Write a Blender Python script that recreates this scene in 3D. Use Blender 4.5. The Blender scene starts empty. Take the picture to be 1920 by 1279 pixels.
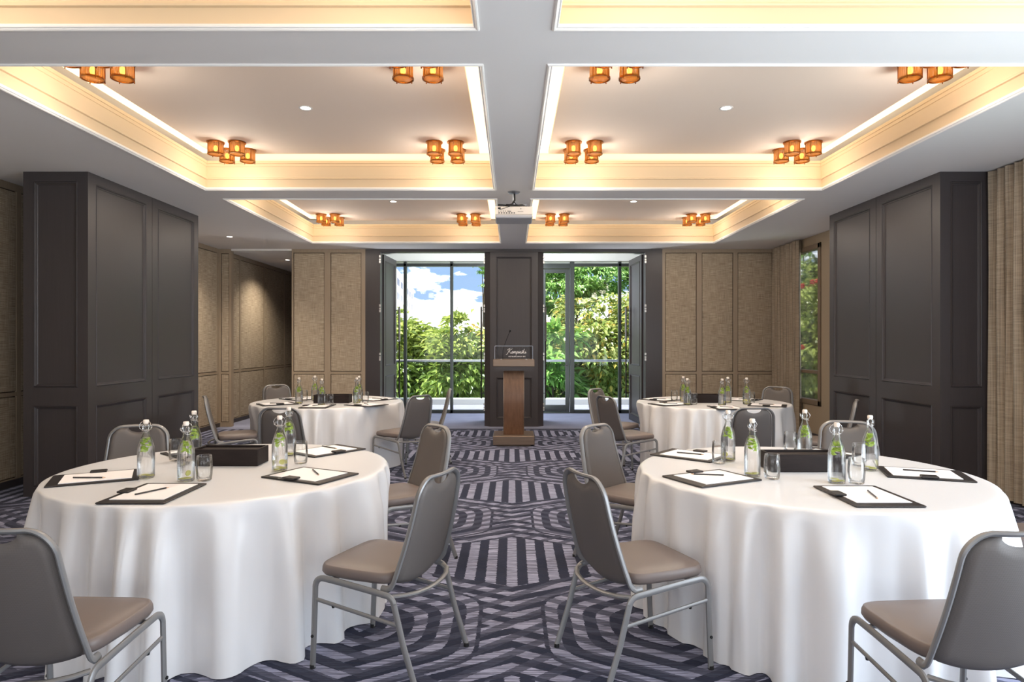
import bpy, math, random
from math import sin, cos, pi, radians, hypot, sqrt, floor
from mathutils import Vector, Matrix

SC = bpy.context.scene
COL = SC.collection
# ------------------------------------------------------------------ camera
EYE = 1.48
cam_d = bpy.data.cameras.new('camera')
cam = bpy.data.objects.new('camera', cam_d); COL.objects.link(cam)
cam.location = (0, 0, EYE); cam.rotation_euler = (pi/2, 0, 0)
cam_d.sensor_width = 36; cam_d.lens = 1220/1920*36
cam_d.shift_y = 2.5/1920
cam_d.clip_end = 500
SC.camera = cam
# ------------------------------------------------------------------ view
SC.view_settings.view_transform = 'Standard'
SC.view_settings.look = 'None'
SC.view_settings.gamma = 1
SC.view_settings.use_curve_mapping = False
SC.view_settings.exposure = 0.55
SC.cycles.use_denoising = True
SC.cycles.max_bounces = 10
SC.cycles.diffuse_bounces = 5
SC.cycles.transparent_max_bounces = 16
SC.cycles.sample_clamp_indirect = 6
SC.cycles.blur_glossy = 0.5

# ------------------------------------------------------------------ node helper
class N:
    def __init__(s, nt): s.t = nt
    def node(s, ty, **kw):
        n = s.t.nodes.new(ty)
        for k, v in kw.items(): setattr(n, k, v)
        return n
    def put(s, sock, v):
        if isinstance(v, bpy.types.NodeSocket): s.t.links.new(v, sock)
        else: sock.default_value = v
    def m(s, op, a, b=None, c=None):
        n = s.node('ShaderNodeMath', operation=op)
        s.put(n.inputs[0], a)
        if b is not None: s.put(n.inputs[1], b)
        if c is not None: s.put(n.inputs[2], c)
        return n.outputs[0]
    def noise(s, vec, scale, detail=3, rough=.5):
        n = s.node('ShaderNodeTexNoise')
        if vec is not None: s.put(n.inputs['Vector'], vec)
        n.inputs['Scale'].default_value = scale; n.inputs['Detail'].default_value = detail
        n.inputs['Roughness'].default_value = rough
        return n.outputs['Fac']
    def mapping(s, vec, scale=(1,1,1), loc=(0,0,0), rot=(0,0,0)):
        n = s.node('ShaderNodeMapping'); s.put(n.inputs['Vector'], vec)
        n.inputs['Scale'].default_value = scale; n.inputs['Location'].default_value = loc
        n.inputs['Rotation'].default_value = rot
        return n.outputs[0]
    def mix(s, f, a, b, blend='MIX'):
        n = s.node('ShaderNodeMix', data_type='RGBA', blend_type=blend)
        s.put(n.inputs['Factor'], f)
        s.put(n.inputs['A'], a if isinstance(a, bpy.types.NodeSocket) else (*a, 1))
        s.put(n.inputs['B'], b if isinstance(b, bpy.types.NodeSocket) else (*b, 1))
        return n.outputs['Result']
    def rmap(s, v, a, b, c=0, d=1):
        n = s.node('ShaderNodeMapRange'); s.put(n.inputs[0], v)
        for i, q in enumerate((a, b, c, d)): n.inputs[i+1].default_value = q
        return n.outputs[0]
    def bump(s, h, strength=.3, dist=.01):
        n = s.node('ShaderNodeBump'); s.put(n.inputs['Height'], h)
        n.inputs['Strength'].default_value = strength; n.inputs['Distance'].default_value = dist
        return n.outputs[0]

def srgb(r, g, b):
    f = lambda c: (c/255/12.92) if c/255 <= .04045 else ((c/255+.055)/1.055)**2.4
    return (f(r), f(g), f(b))

def mat(name, color=(.5,.5,.5), rough=.5, metal=0, spec=.5, build=None, **kw):
    m = bpy.data.materials.new(name); m.use_nodes = True
    nt = m.node_tree; n = N(nt)
    p = nt.nodes['Principled BSDF']
    p.inputs['Base Color'].default_value = (*color, 1)
    p.inputs['Roughness'].default_value = rough
    p.inputs['Metallic'].default_value = metal
    p.inputs['Specular IOR Level'].default_value = spec
    for k, v in kw.items(): p.inputs[k.replace('_', ' ')].default_value = v
    if build: build(n, p)
    return m

def shader_mat(name, build):
    m = bpy.data.materials.new(name); m.use_nodes = True
    nt = m.node_tree; nt.nodes.clear(); n = N(nt)
    out = n.node('ShaderNodeOutputMaterial')
    nt.links.new(build(n), out.inputs['Surface'])
    return m

# ------------------------------------------------------------------ world: blue sky with clouds
w = bpy.data.worlds.new('sky'); SC.world = w; w.use_nodes = True
wn = N(w.node_tree); bg = w.node_tree.nodes['Background']
tc = wn.node('ShaderNodeTexCoord').outputs['Generated']
sep = wn.node('ShaderNodeSeparateXYZ'); wn.put(sep.inputs[0], tc)
skyc = wn.mix(wn.rmap(sep.outputs[2], 0.0, .7), srgb(158,187,224), srgb(80,122,190))
vec = wn.mapping(tc, scale=(1, 1, 2.6), loc=(.62, 0, .42))
cl = wn.m('ADD', wn.m('MULTIPLY', wn.noise(vec, 3.4, 3, .5), .45), wn.m('MULTIPLY', wn.noise(vec, 15.0, 7, .55), .55))
# cloud bank thickens towards the horizon
bank = wn.rmap(sep.outputs[2], .035, .085, .22, .0)
clf = wn.rmap(wn.m('ADD', cl, bank), .53, .60)
skyc = wn.mix(clf, skyc, (2.9, 2.9, 2.95))
wn.put(bg.inputs['Color'], skyc); bg.inputs['Strength'].default_value = 1.0
# ------------------------------------------------------------------ sun, daylight and added fill lights
sd = bpy.data.lights.new('sun', 'SUN'); sd.energy = 9.0; sd.angle = radians(.6); sd.color = (1, .95, .86)
so = bpy.data.objects.new('sun', sd); COL.objects.link(so)
so.rotation_euler = Vector((.40, -.05, -.91)).to_track_quat('-Z', 'Y').to_euler()
def area(name, loc, direction, sx, sy, power, color):
    d = bpy.data.lights.new(name, 'AREA'); d.shape = 'RECTANGLE'; d.size = sx; d.size_y = sy
    d.energy = power; d.color = color
    o = bpy.data.objects.new(name, d); COL.objects.link(o); o.location = loc
    o.rotation_euler = Vector(direction).to_track_quat('-Z', 'Z').to_euler()
    return o
area('window_daylight', (4.52, 1.4, 1.75), (-1, .15, .7), 6.6, 2.3, 305, (.80, .90, 1.0))
area('rear_fill_light', (0, -2.9, 1.45), (0, 1, .45), 8.0, 2.2, 112, (.89, .94, 1.0))  # added soft fill behind the camera; the rear wall has no window

area('vestibule_fill_down', (.025, 12.9, 3.16), (0, .001, -1), .9, 1.1, 80, (.84, .92, 1.0))  # unseen fill added behind the centre column, shining down into the vestibule
area('vestibule_fill_up', (.025, 12.75, .06), (0, .001, 1), .8, 1.1, 120, (.92, .95, 1.0))  # unseen fill added at floor level there to brighten the vestibule ceiling
# ------------------------------------------------------------------ mesh helpers
class MB:
    def __init__(s): s.v = []; s.f = []
    def add(s, vs, fs):
        o = len(s.v); s.v += [tuple(v) for v in vs]; s.f += [tuple(i+o for i in f) for f in fs]; return s
    def box(s, x0, x1, y0, y1, z0, z1):
        return s.add([(x0,y0,z0),(x1,y0,z0),(x1,y1,z0),(x0,y1,z0),(x0,y0,z1),(x1,y0,z1),(x1,y1,z1),(x0,y1,z1)],
                     [(0,3,2,1),(4,5,6,7),(0,1,5,4),(1,2,6,5),(2,3,7,6),(3,0,4,7)])
    def rbox(s, x0, x1, y0, y1, z0, z1, b=.004):
        """box with chamfered edges"""
        vs = []
        for z, i in ((z0, b), (z0+b, 0), (z1-b, 0), (z1, b)):
            x2, x3, y2, y3 = x0+i, x1-i, y0+i, y1-i
            c = b if i == 0 else b*.5
            vs += [(x2+c,y2,z),(x3-c,y2,z),(x3,y2+c,z),(x3,y3-c,z),(x3-c,y3,z),(x2+c,y3,z),(x2,y3-c,z),(x2,y2+c,z)]
        fs = [tuple(range(7,-1,-1)), tuple(range(24,32))]
        for r in range(3):
            for k in range(8):
                a, c = r*8+k, r*8+(k+1)%8
                fs.append((a, c, c+8, a+8))
        return s.add(vs, fs)
    def lathe(s, prof, cx=0, cy=0, seg=24, rib=0, ribn=0):
        vs, fs = [], []
        for (r, z) in prof:
            for k in range(seg):
                a = 2*pi*k/seg
                rr = r*(1+(rib if k % 2 else 0))
                vs.append((cx+rr*cos(a), cy+rr*sin(a), z))
        for i in range(len(prof)-1):
            for k in range(seg):
                k2 = (k+1) % seg
                fs.append((i*seg+k, i*seg+k2, (i+1)*seg+k2, (i+1)*seg+k))
        return s.add(vs, fs)
    def disc(s, cx, cy, z, r, seg=20, up=True):
        vs = [(cx+r*cos(2*pi*k/seg), cy+r*sin(2*pi*k/seg), z) for k in range(seg)]
        return s.add(vs, [tuple(range(seg)) if up else tuple(range(seg-1,-1,-1))])
    def tube(s, pts, r, seg=8, closed=False, r2=None, up=Vector((0,0,1)), caps=True):
        """round or flattened tube along pts; r in the plane of the side vector, r2 across"""
        pts = [Vector(p) for p in pts]; n = len(pts); r2 = r2 or r
        vs, fs = [], []
        prev = None
        for i, p in enumerate(pts):
            if closed: t = pts[(i+1) % n]-pts[i-1]
            else: t = pts[min(i+1, n-1)]-pts[max(i-1, 0)]
            t.normalize()
            if prev is None:
                side = t.cross(up)
                if side.length < 1e-3: side = t.cross(Vector((1,0,0)))
                side.normalize()
            else:
                side = prev - t*prev.dot(t); side.normalize()
            prev = side
            o = side.cross(t)
            rr = r[i] if isinstance(r, (list, tuple)) else r
            rr2 = rr if isinstance(r, (list, tuple)) else r2
            for k in range(seg):
                a = 2*pi*(k+.5)/seg
                vs.append(p + side*(cos(a)*rr) + o*(sin(a)*rr2))
        for i in range(n if closed else n-1):
            j = (i+1) % n
            for k in range(seg):
                k2 = (k+1) % seg
                fs.append((i*seg+k, i*seg+k2, j*seg+k2, j*seg+k))
        if not closed and caps:
            fs.append(tuple(range(seg-1,-1,-1))); fs.append(tuple((n-1)*seg+k for k in range(seg)))
        return s.add(vs, fs)
    def ball(s, c, r, seg=12, rings=8, sx=1, sy=1, sz=1):
        vs, fs = [], []
        for i in range(rings+1):
            th = pi*i/rings
            for k in range(seg):
                a = 2*pi*k/seg
                vs.append((c[0]+r*sx*sin(th)*cos(a), c[1]+r*sy*sin(th)*sin(a), c[2]+r*sz*cos(th)))
        for i in range(rings):
            for k in range(seg):
                k2 = (k+1) % seg
                fs.append((i*seg+k, (i+1)*seg+k, (i+1)*seg+k2, i*seg+k2))
        return s.add(vs, fs)
    def xf(s, M):
        s.v = [tuple(M @ Vector(v)) for v in s.v]; return s
    def mesh(s, name, material, smooth=False, angle=None):
        me = bpy.data.meshes.new(name); me.from_pydata(s.v, [], s.f); me.update()
        if material is not None: me.materials.append(material)
        if smooth:
            me.polygons.foreach_set('use_smooth', [True]*len(me.polygons))
            if angle is not None: me.set_sharp_from_angle(angle=radians(angle))
        return me
    def build(s, name, material, parent=None, smooth=False, angle=None, **props):
        o = bpy.data.objects.new(name, s.mesh(name, material, smooth, angle)); COL.objects.link(o)
        if parent is not None: o.parent = parent
        for k, v in props.items(): o[k] = v
        return o

def thing(name, label, cat, loc=(0,0,0), rz=0, group=None):
    o = bpy.data.objects.new(name, None); COL.objects.link(o); o.empty_display_size = .1
    o.location = loc; o.rotation_euler = (0, 0, rz)
    o['label'] = label; o['category'] = cat
    if group: o['group'] = group
    return o
KIDS = {}
def kids_of(o):
    return [c for c in o.children]
def dup(root, loc, rz, label, group=None):
    r = root.copy(); COL.objects.link(r); r.location = loc; r.rotation_euler = (0, 0, rz); r['label'] = label
    if group: r['group'] = group
    for ch in kids_of(root):
        c = ch.copy(); COL.objects.link(c); c.parent = r
        for g in kids_of(ch):
            d = g.copy(); COL.objects.link(d); d.parent = c
    return r
def struct(name, mb, m, parent=None, **kw):
    o = mb.build(name, m, parent, **kw)
    if parent is None: o['kind'] = 'structure'
    return o

# ------------------------------------------------------------------ materials
def b_plaster(n, p):
    g = n.node('ShaderNodeTexCoord').outputs['Object']
    f = n.noise(g, 60, 3)
    n.put(p.inputs['Normal'], n.bump(f, .04, .002))
M_soffit = mat('white_plaster', srgb(238,236,234), .7, build=b_plaster)
M_tray = mat('warm_white_plaster', srgb(244,228,212), .75, build=b_plaster)
M_mould = mat('cream_moulding_paint', srgb(222,198,162), .55)
M_bead = mat('white_gloss_bead', srgb(240,238,234), .35)

def b_dark(n, p):
    g = n.node('ShaderNodeTexCoord').outputs['Object']
    v = n.mapping(g, scale=(30, 30, 1.2))
    f = n.noise(v, 3, 4)
    n.put(p.inputs['Base Color'], n.mix(f, srgb(54,49,51), srgb(64,59,60)))
    n.put(p.inputs['Roughness'], n.rmap(f, 0, 1, .36, .46))
M_dark = mat('charcoal_lacquered_wood', srgb(66,60,60), .4, build=b_dark)
M_darktrim = mat('charcoal_moulding', srgb(62,57,58), .35)

def b_weave(n, p):
    g = n.node('ShaderNodeTexCoord').outputs['Object']
    sp = n.node('ShaderNodeSeparateXYZ'); n.put(sp.inputs[0], g)
    hor = n.m('ADD', sp.outputs[0], sp.outputs[1])
    cb = n.node('ShaderNodeCombineXYZ'); n.put(cb.inputs[0], hor); n.put(cb.inputs[2], sp.outputs[2])
    v1 = n.mapping(cb.outputs[0], scale=(6, 1, 150)); v2 = n.mapping(cb.outputs[0], scale=(140, 1, 5))
    a = n.noise(v1, 1.0, 4, .6); b = n.noise(v2, 1.0, 4, .6)
    f = n.rmap(n.m('ADD', n.m('MULTIPLY', a, 1.25), n.m('MULTIPLY', b, .8)), .75, 1.3)
    n.put(p.inputs['Base Color'], n.mix(f, srgb(124,109,91), srgb(196,181,158)))
    n.put(p.inputs['Normal'], n.bump(f, .25, .002))
M_weave = mat('woven_raffia_fabric', srgb(160,140,115), .85, build=b_weave)
def b_oak(n, p):
    g = n.node('ShaderNodeTexCoord').outputs['Object']
    v = n.mapping(g, scale=(60, 60, 2)); f = n.noise(v, 1.5, 4)
    n.put(p.inputs['Base Color'], n.mix(f, srgb(142,125,105), srgb(168,152,131)))
M_oak = mat('taupe_frame_wood', srgb(155,135,112), .5, build=b_oak)
M_groove = mat('dark_brown_groove', srgb(70,52,40), .7)
M_walnutedge = mat('brown_wall_trim', srgb(118,102,84), .5)

def b_carpet(n, p):
    g = n.node('ShaderNodeTexCoord').outputs['Object']
    # slight waver of the yarn rows
    sp = n.node('ShaderNodeSeparateXYZ'); n.put(sp.inputs[0], g)
    M = n.m
    jag = n.noise(n.mapping(g, scale=(1.2, 85, 1)), 1.0, 2)
    X = M('ADD', sp.outputs[0], M('MULTIPLY', M('SUBTRACT', jag, .5), .022)); Y = sp.outputs[1]
    CW, CH = 1.56, 2.05
    # offset brick cells
    row = M('FLOOR', M('DIVIDE', M('ADD', Y, .35), CH/2))
    odd = M('MULTIPLY', M('FRACT', M('MULTIPLY', row, .5)), 2)
    def cell(dx, dy):
        cx = M('SUBTRACT', M('FLOORED_MODULO', M('ADD', X, CW/2+dx), CW), CW/2)
        cy = M('SUBTRACT', M('FLOORED_MODULO', M('ADD', Y, CH/2+dy), CH), CH/2)
        return cx, cy
    x1, y1 = cell(0, -4.42)
    x2, y2 = cell(CW/2, -4.42-CH/2)
    ax1, ay1, ax2, ay2 = (M('ABSOLUTE', q) for q in (x1, y1, x2, y2))
    def stripe(v, per, duty=.5, ph=0):
        return M('LESS_THAN', M('FRACT', M('ADD', M('DIVIDE', v, per), ph+100)), duty)
    P = .133
    bars = stripe(X, P, .5, .25)
    # rounded hexagon rings round the second lattice
    hx2 = M('SMOOTH_MAX', M('ADD', M('MULTIPLY', ax2, .5), M('MULTIPLY', ay2, .86)), M('MULTIPLY', ax2, 1.0), .16)
    ring2 = hx2
    arcs = stripe(ring2, P, .5)
    hx = M('MAXIMUM', M('ADD', M('MULTIPLY', ax1, .45), M('MULTIPLY', ay1, .9)), M('MULTIPLY', ax1, 1.0))
    rings = stripe(hx, P, .5, .2)
    ch = stripe(M('ADD', Y, M('MULTIPLY', M('PINGPONG', M('ADD', X, 20.17), .78), .62)), P*1.05, .5)
    ch2 = stripe(M('SUBTRACT', M('MULTIPLY', Y, 1.0), M('MULTIPLY', M('PINGPONG', M('ADD', X, 20.6), .78), .9)), P*1.3, .42)
    inbars = M('LESS_THAN', M('ADD', M('MULTIPLY', ax1, .45), M('ABSOLUTE', M('ADD', y1, -.02))), .5)
    inarc = M('LESS_THAN', ring2, .62)
    s = M('ADD', M('MULTIPLY', inarc, arcs), M('MULTIPLY', M('SUBTRACT', 1, inarc), rings))
    # diagonal darker bars break up the light stripes outside the straight bars
    brk = M('ADD', M('MULTIPLY', inarc, ch), M('MULTIPLY', M('SUBTRACT', 1, inarc), ch2))
    tone = M('MULTIPLY', s, M('SUBTRACT', 1, M('MULTIPLY', brk, .72)))
    tone = M('ADD', tone, M('MULTIPLY', M('MULTIPLY', M('SUBTRACT', 1, s), brk), .10))
    tone = M('ADD', M('MULTIPLY', inbars, bars), M('MULTIPLY', M('SUBTRACT', 1, inbars), tone))
    # yarn rows: fine horizontal streaks
    v = n.mapping(g, scale=(3.5, 75, 1)); st = n.rmap(n.noise(v, 1.0, 4, .65), .42, .58)
    v2 = n.mapping(g, scale=(40, 260, 1)); fi = n.noise(v2, 1.0, 2)
    base = n.mix(tone, srgb(38,44,64), srgb(154,158,184))
    base = n.mix(M('MULTIPLY', M('SUBTRACT', 1, st), .72), base, srgb(46,48,64))
    base = n.mix(.3, base, n.mix(fi, (0,0,0), (1,1,1)), 'OVERLAY')
    n.put(p.inputs['Base Color'], base)
    n.put(p.inputs['Normal'], n.bump(fi, .35, .004))
M_carpet = mat('patterned_navy_carpet', (.1,.1,.15), .95, spec=.1, build=b_carpet, Sheen_Weight=.06, Sheen_Roughness=.4)
def b_plaincarpet(n, p):
    g = n.node('ShaderNodeTexCoord').outputs['Object']
    f = n.noise(g, 180, 3); f2 = n.noise(g, 4, 2)
    n.put(p.inputs['Base Color'], n.mix(n.m('ADD', n.m('MULTIPLY', f, .6), n.m('MULTIPLY', f2, .4)), srgb(105,108,128), srgb(148,152,172)))
M_plaincarpet = mat('plain_grey_blue_carpet', (.3,.3,.35), .95, spec=.1, build=b_plaincarpet)

def b_satin(n, p):
    g = n.node('ShaderNodeTexCoord').outputs['Object']
    v = n.mapping(g, scale=(300, 300, 300)); f = n.noise(v, 1.0, 1)
    n.put(p.inputs['Normal'], n.bump(f, .05, .001))
M_cloth = mat('white_satin_cloth', srgb(224,225,228), .27, spec=.7, build=b_satin, Sheen_Weight=.25)

def b_vinyl(n, p):
    g = n.node('ShaderNodeTexCoord').outputs['Object']
    f = n.noise(g, 420, 2)
    n.put(p.inputs['Normal'], n.bump(f, .18, .0015))
M_seat = mat('taupe_vinyl', srgb(112,101,97), .42, spec=.5, build=b_vinyl)
def b_backfab(n, p):
    g = n.node('ShaderNodeTexCoord').outputs['Object']
    sp = n.node('ShaderNodeSeparateXYZ'); n.put(sp.inputs[0], g)
    a = n.m('SINE', n.m('MULTIPLY', n.m('ADD', sp.outputs[0], sp.outputs[2]), 1250))
    b = n.m('SINE', n.m('MULTIPLY', n.m('SUBTRACT', sp.outputs[0], sp.outputs[2]), 1250))
    f = n.rmap(n.m('MULTIPLY', a, b), -1, 1)
    n.put(p.inputs['Base Color'], n.mix(f, srgb(84,79,76), srgb(110,104,101)))
    n.put(p.inputs['Normal'], n.bump(f, .3, .001))
M_back = mat('taupe_mesh_upholstery', srgb(118,110,106), .5, build=b_backfab)
M_frame = mat('silver_grey_painted_metal', srgb(134,134,135), .36, metal=.3)
M_rubber = mat('black_rubber', srgb(22,22,24), .6)
M_black = mat('black_leather_board', srgb(32,28,30), .45)
M_paper = mat('white_paper', srgb(246,244,246), .7)
M_pencil = mat('black_pencil_lacquer', srgb(30,28,32), .35)
M_pwood = mat('bare_pencil_wood', srgb(214,180,150), .6)
def b_espresso(n, p):
    g = n.node('ShaderNodeTexCoord').outputs['Object']
    v = n.mapping(g, scale=(4, 40, 60)); f = n.noise(v, 1.6, 5, .6)
    n.put(p.inputs['Base Color'], n.mix(f, srgb(20,16,17), srgb(46,37,35)))
    n.put(p.inputs['Normal'], n.bump(f, .3, .002))
M_box = mat('espresso_wood_grain', (.04,.03,.03), .6, spec=.2, build=b_espresso)
M_boxin = mat('dark_box_lining', srgb(26,22,22), .8)

def thin_glass(tint, gl=.9, ior=1.5):
    def f(n):
        tr = n.node('ShaderNodeBsdfTransparent'); tr.inputs[0].default_value = (*tint, 1)
        g = n.node('ShaderNodeBsdfGlossy'); g.inputs['Roughness'].default_value = .03
        g.inputs[0].default_value = (gl, gl, gl, 1)
        fr = n.node('ShaderNodeFresnel'); fr.inputs[0].default_value = ior
        mx = n.node('ShaderNodeMixShader'); n.put(mx.inputs[0], n.m('MULTIPLY', fr.outputs[0], .85))
        n.put(mx.inputs[1], tr.outputs[0]); n.put(mx.inputs[2], g.outputs[0])
        return mx.outputs[0]
    return f
M_glass = shader_mat('clear_bottle_glass', thin_glass((.985,.99,.99), 1, 1.5))
M_tumbler = shader_mat('clear_tumbler_glass', thin_glass((.985,.99,.99), 1, 1.35))
M_pane = shader_mat('window_pane_glass', thin_glass((.97,.985,.98), 1, 1.25))
M_balglass = shader_mat('balustrade_glass', thin_glass((.80,.88,.88), 1, 1.4))
M_plexi = shader_mat('acrylic_sheet', thin_glass((.95,.96,.97), .2, 1.15))
def b_water(n):
    tr = n.node('ShaderNodeBsdfTransparent'); tr.inputs[0].default_value = (.99,.995,1,1)
    g = n.node('ShaderNodeBsdfRefraction'); g.inputs['IOR'].default_value = 1.18; g.inputs['Roughness'].default_value = 0
    mx = n.node('ShaderNodeMixShader'); mx.inputs[0].default_value = .6
    n.put(mx.inputs[1], tr.outputs[0]); n.put(mx.inputs[2], g.outputs[0]); return mx.outputs[0]
M_water = shader_mat('still_water', b_water)
M_mint = mat('fresh_mint_green', srgb(156,184,62), .5, Subsurface_Weight=0.0)
M_lime = mat('lime_slice_yellow', srgb(222,218,130), .5)
M_cap = mat('ivory_stopper', srgb(238,228,218), .4)
M_wire = mat('bright_wire', srgb(205,205,205), .2, metal=1)

def b_brass(n, p):
    pass
M_brass = mat('aged_brass', srgb(150,98,44), .3, metal=1)
def b_amber(n):
    tr = n.node('ShaderNodeBsdfTransparent'); tr.inputs[0].default_value = (.72,.42,.15,1)
    tl = n.node('ShaderNodeBsdfTranslucent'); tl.inputs[0].default_value = (.46,.235,.085,1)
    g = n.node('ShaderNodeBsdfGlossy'); g.inputs['Roughness'].default_value = .08
    mx = n.node('ShaderNodeMixShader'); mx.inputs[0].default_value = .72
    n.put(mx.inputs[1], tr.outputs[0]); n.put(mx.inputs[2], tl.outputs[0])
    m2 = n.node('ShaderNodeMixShader'); m2.inputs[0].default_value = .12
    n.put(m2.inputs[1], mx.outputs[0]); n.put(m2.inputs[2], g.outputs[0]); return m2.outputs[0]
M_amber = shader_mat('ribbed_amber_glass', b_amber)
def emis(c, s):
    def f(n):
        e = n.node('ShaderNodeEmission'); e.inputs[0].default_value = (*c, 1); e.inputs[1].default_value = s
        return e.outputs[0]
    return f
M_bulb = shader_mat('glowing_bulb', emis((1,.64,.28), 11))
M_down = shader_mat('lit_downlight', emis((1,.93,.82), 9))
M_cove = shader_mat('cove_led_strip', emis((1,.73,.42), 1.75))

M_alu = mat('anodised_dark_window_frame', srgb(62,66,64), .4, metal=.3)
M_steel = mat('brushed_steel', srgb(190,196,205), .3, metal=1)
M_hinge = mat('satin_hinge_metal', srgb(215,213,210), .35, metal=.7)
M_handle = mat('dark_bronze_handle', srgb(50,44,42), .35, metal=.5)
M_hgrip = mat('grey_handle_grip', srgb(130,128,126), .5)
M_stone = mat('pale_terrace_stone', srgb(222,222,214), .7)
M_vest = mat('vestibule_white_paint', srgb(240,240,232), .7)

def b_bronze(n, p):
    g = n.node('ShaderNodeTexCoord').outputs['Object']
    v = n.mapping(g, scale=(2, 2, 200)); f = n.noise(v, 1, 2)
    n.put(p.inputs['Base Color'], n.mix(f, srgb(112,96,84), srgb(150,132,116)))
M_bronze = mat('brushed_bronze', srgb(168,148,124), .38, metal=.6, build=b_bronze)
def b_wood(n, p):
    g = n.node('ShaderNodeTexCoord').outputs['Object']
    v = n.mapping(g, scale=(26, 26, 1.5)); f = n.noise(v, 1.3, 5, .6)
    n.put(p.inputs['Base Color'], n.mix(f, srgb(84,58,42), srgb(142,106,80)))
M_wood = mat('walnut_veneer', srgb(130,90,60), .35, build=b_wood)
M_white = mat('white_print', srgb(245,245,245), .6)
M_pj = mat('ivory_projector_shell', srgb(222,212,200), .5)
M_pjdark = mat('projector_grey_shell', srgb(176,176,180), .5)

def b_curtain(n, p):
    g = n.node('ShaderNodeTexCoord').outputs['Object']
    v = n.mapping(g, scale=(90, 90, 1.5)); v2 = n.mapping(g, scale=(8, 8, 110))
    f = n.rmap(n.m('ADD', n.noise(v, 1, 3), n.m('MULTIPLY', n.noise(v2, 1, 3), .7)), .6, 1.15)
    n.put(p.inputs['Base Color'], n.mix(f, srgb(126,113,97), srgb(174,160,140)))
M_curtain = mat('taupe_linen_curtain', srgb(170,150,125), .85, build=b_curtain)

def leafmat(name, c1, c2, c3=None):
    def f(n):
        geo = n.node('ShaderNodeNewGeometry').outputs['Random Per Island']
        col = n.mix(geo, c1, c2)
        if c3: col = n.mix(n.m('GREATER_THAN', geo, .9), col, c3)
        d = n.node('ShaderNodeBsdfDiffuse'); n.put(d.inputs[0], col)
        t = n.node('ShaderNodeBsdfTranslucent'); n.put(t.inputs[0], col)
        g = n.node('ShaderNodeBsdfGlossy'); g.inputs['Roughness'].default_value = .35
        m1 = n.node('ShaderNodeMixShader'); m1.inputs[0].default_value = .35
        n.put(m1.inputs[1], d.outputs[0]); n.put(m1.inputs[2], t.outputs[0])
        m2 = n.node('ShaderNodeMixShader'); m2.inputs[0].default_value = .07
        n.put(m2.inputs[1], m1.outputs[0]); n.put(m2.inputs[2], g.outputs[0]); return m2.outputs[0]
    return shader_mat(name, f)
M_leafA = leafmat('glossy_broad_leaf', srgb(104,132,48), srgb(212,222,124))
M_leafB = leafmat('pale_yellow_green_leaf', srgb(110,140,58), srgb(222,226,140), srgb(226,196,96))
M_leafC = leafmat('feathery_light_green_leaf', srgb(96,146,62), srgb(176,214,120))
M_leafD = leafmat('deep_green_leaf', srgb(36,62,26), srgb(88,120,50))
M_flower = mat('red_flower', srgb(214,60,60), .6)
M_bark = mat('grey_brown_bark', srgb(96,82,66), .9)
M_bwall = mat('white_render', srgb(226,224,230), .8)
M_bwin = mat('dark_window', srgb(70,72,92), .3)
M_ground = mat('garden_ground', srgb(60,78,38), .95)

# ------------------------------------------------------------------ room setting
ZC = 3.115; ZP = 3.45; ZS = 3.41
XL, XR, YF, YB = -5.13, 4.66, -3.1, 11.4
fl = MB()
fl.add([(XL-.1,YF,0),(XR+.1,YF,0),(XR+.1,11.12,0),(XL-.1,11.12,0)], [(0,1,2,3)])
struct('floor', fl, M_carpet)
f2 = MB(); f2.box(XL-.1, XR+.1, 11.12, 15.8, -.05, .0)
struct('floor', f2, M_plaincarpet)
f3 = MB(); f3.box(-3.85, 3.0, 11.08, 11.13, 0, .004)
struct('trim_1', f3, mat('dark_carpet_border', srgb(44,46,60), .9))

CX = [(-3.27, -.19), (.23, 3.31)]
CYS = [(.2, 3.38), (3.84, 6.95), (7.42, 10.67)]
# lowered ceiling grid round the six coffers
ce = MB()
ys = [YF] + [v for c in CYS for v in c] + [YB+.0]
xs = [XL-.1] + [v for c in CX for v in c] + [XR+.1]
for j in range(len(ys)-1):
    if j % 2 == 0:
        ce.box(xs[0], xs[-1], ys[j], ys[j+1], ZC, ZS)
    else:
        for i in (0, 2, 4): ce.box(xs[i], xs[i+1], ys[j], ys[j+1], ZC, ZS)
struct('ceiling', ce, M_soffit)
c2 = MB(); c2.box(XL-.2, XR+.3, YF-.1, 13.9, 3.62, 3.70); pass
c2.box(XL-.2, XR+.3, 11.4, 11.52, 3.2, 3.62)
struct('ceiling', c2, M_soffit)
c3 = MB(); c3.box(XL-.1, -3.80, YB, 15.9, ZC, 3.25)
struct('ceiling', c3, M_soffit)

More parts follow.
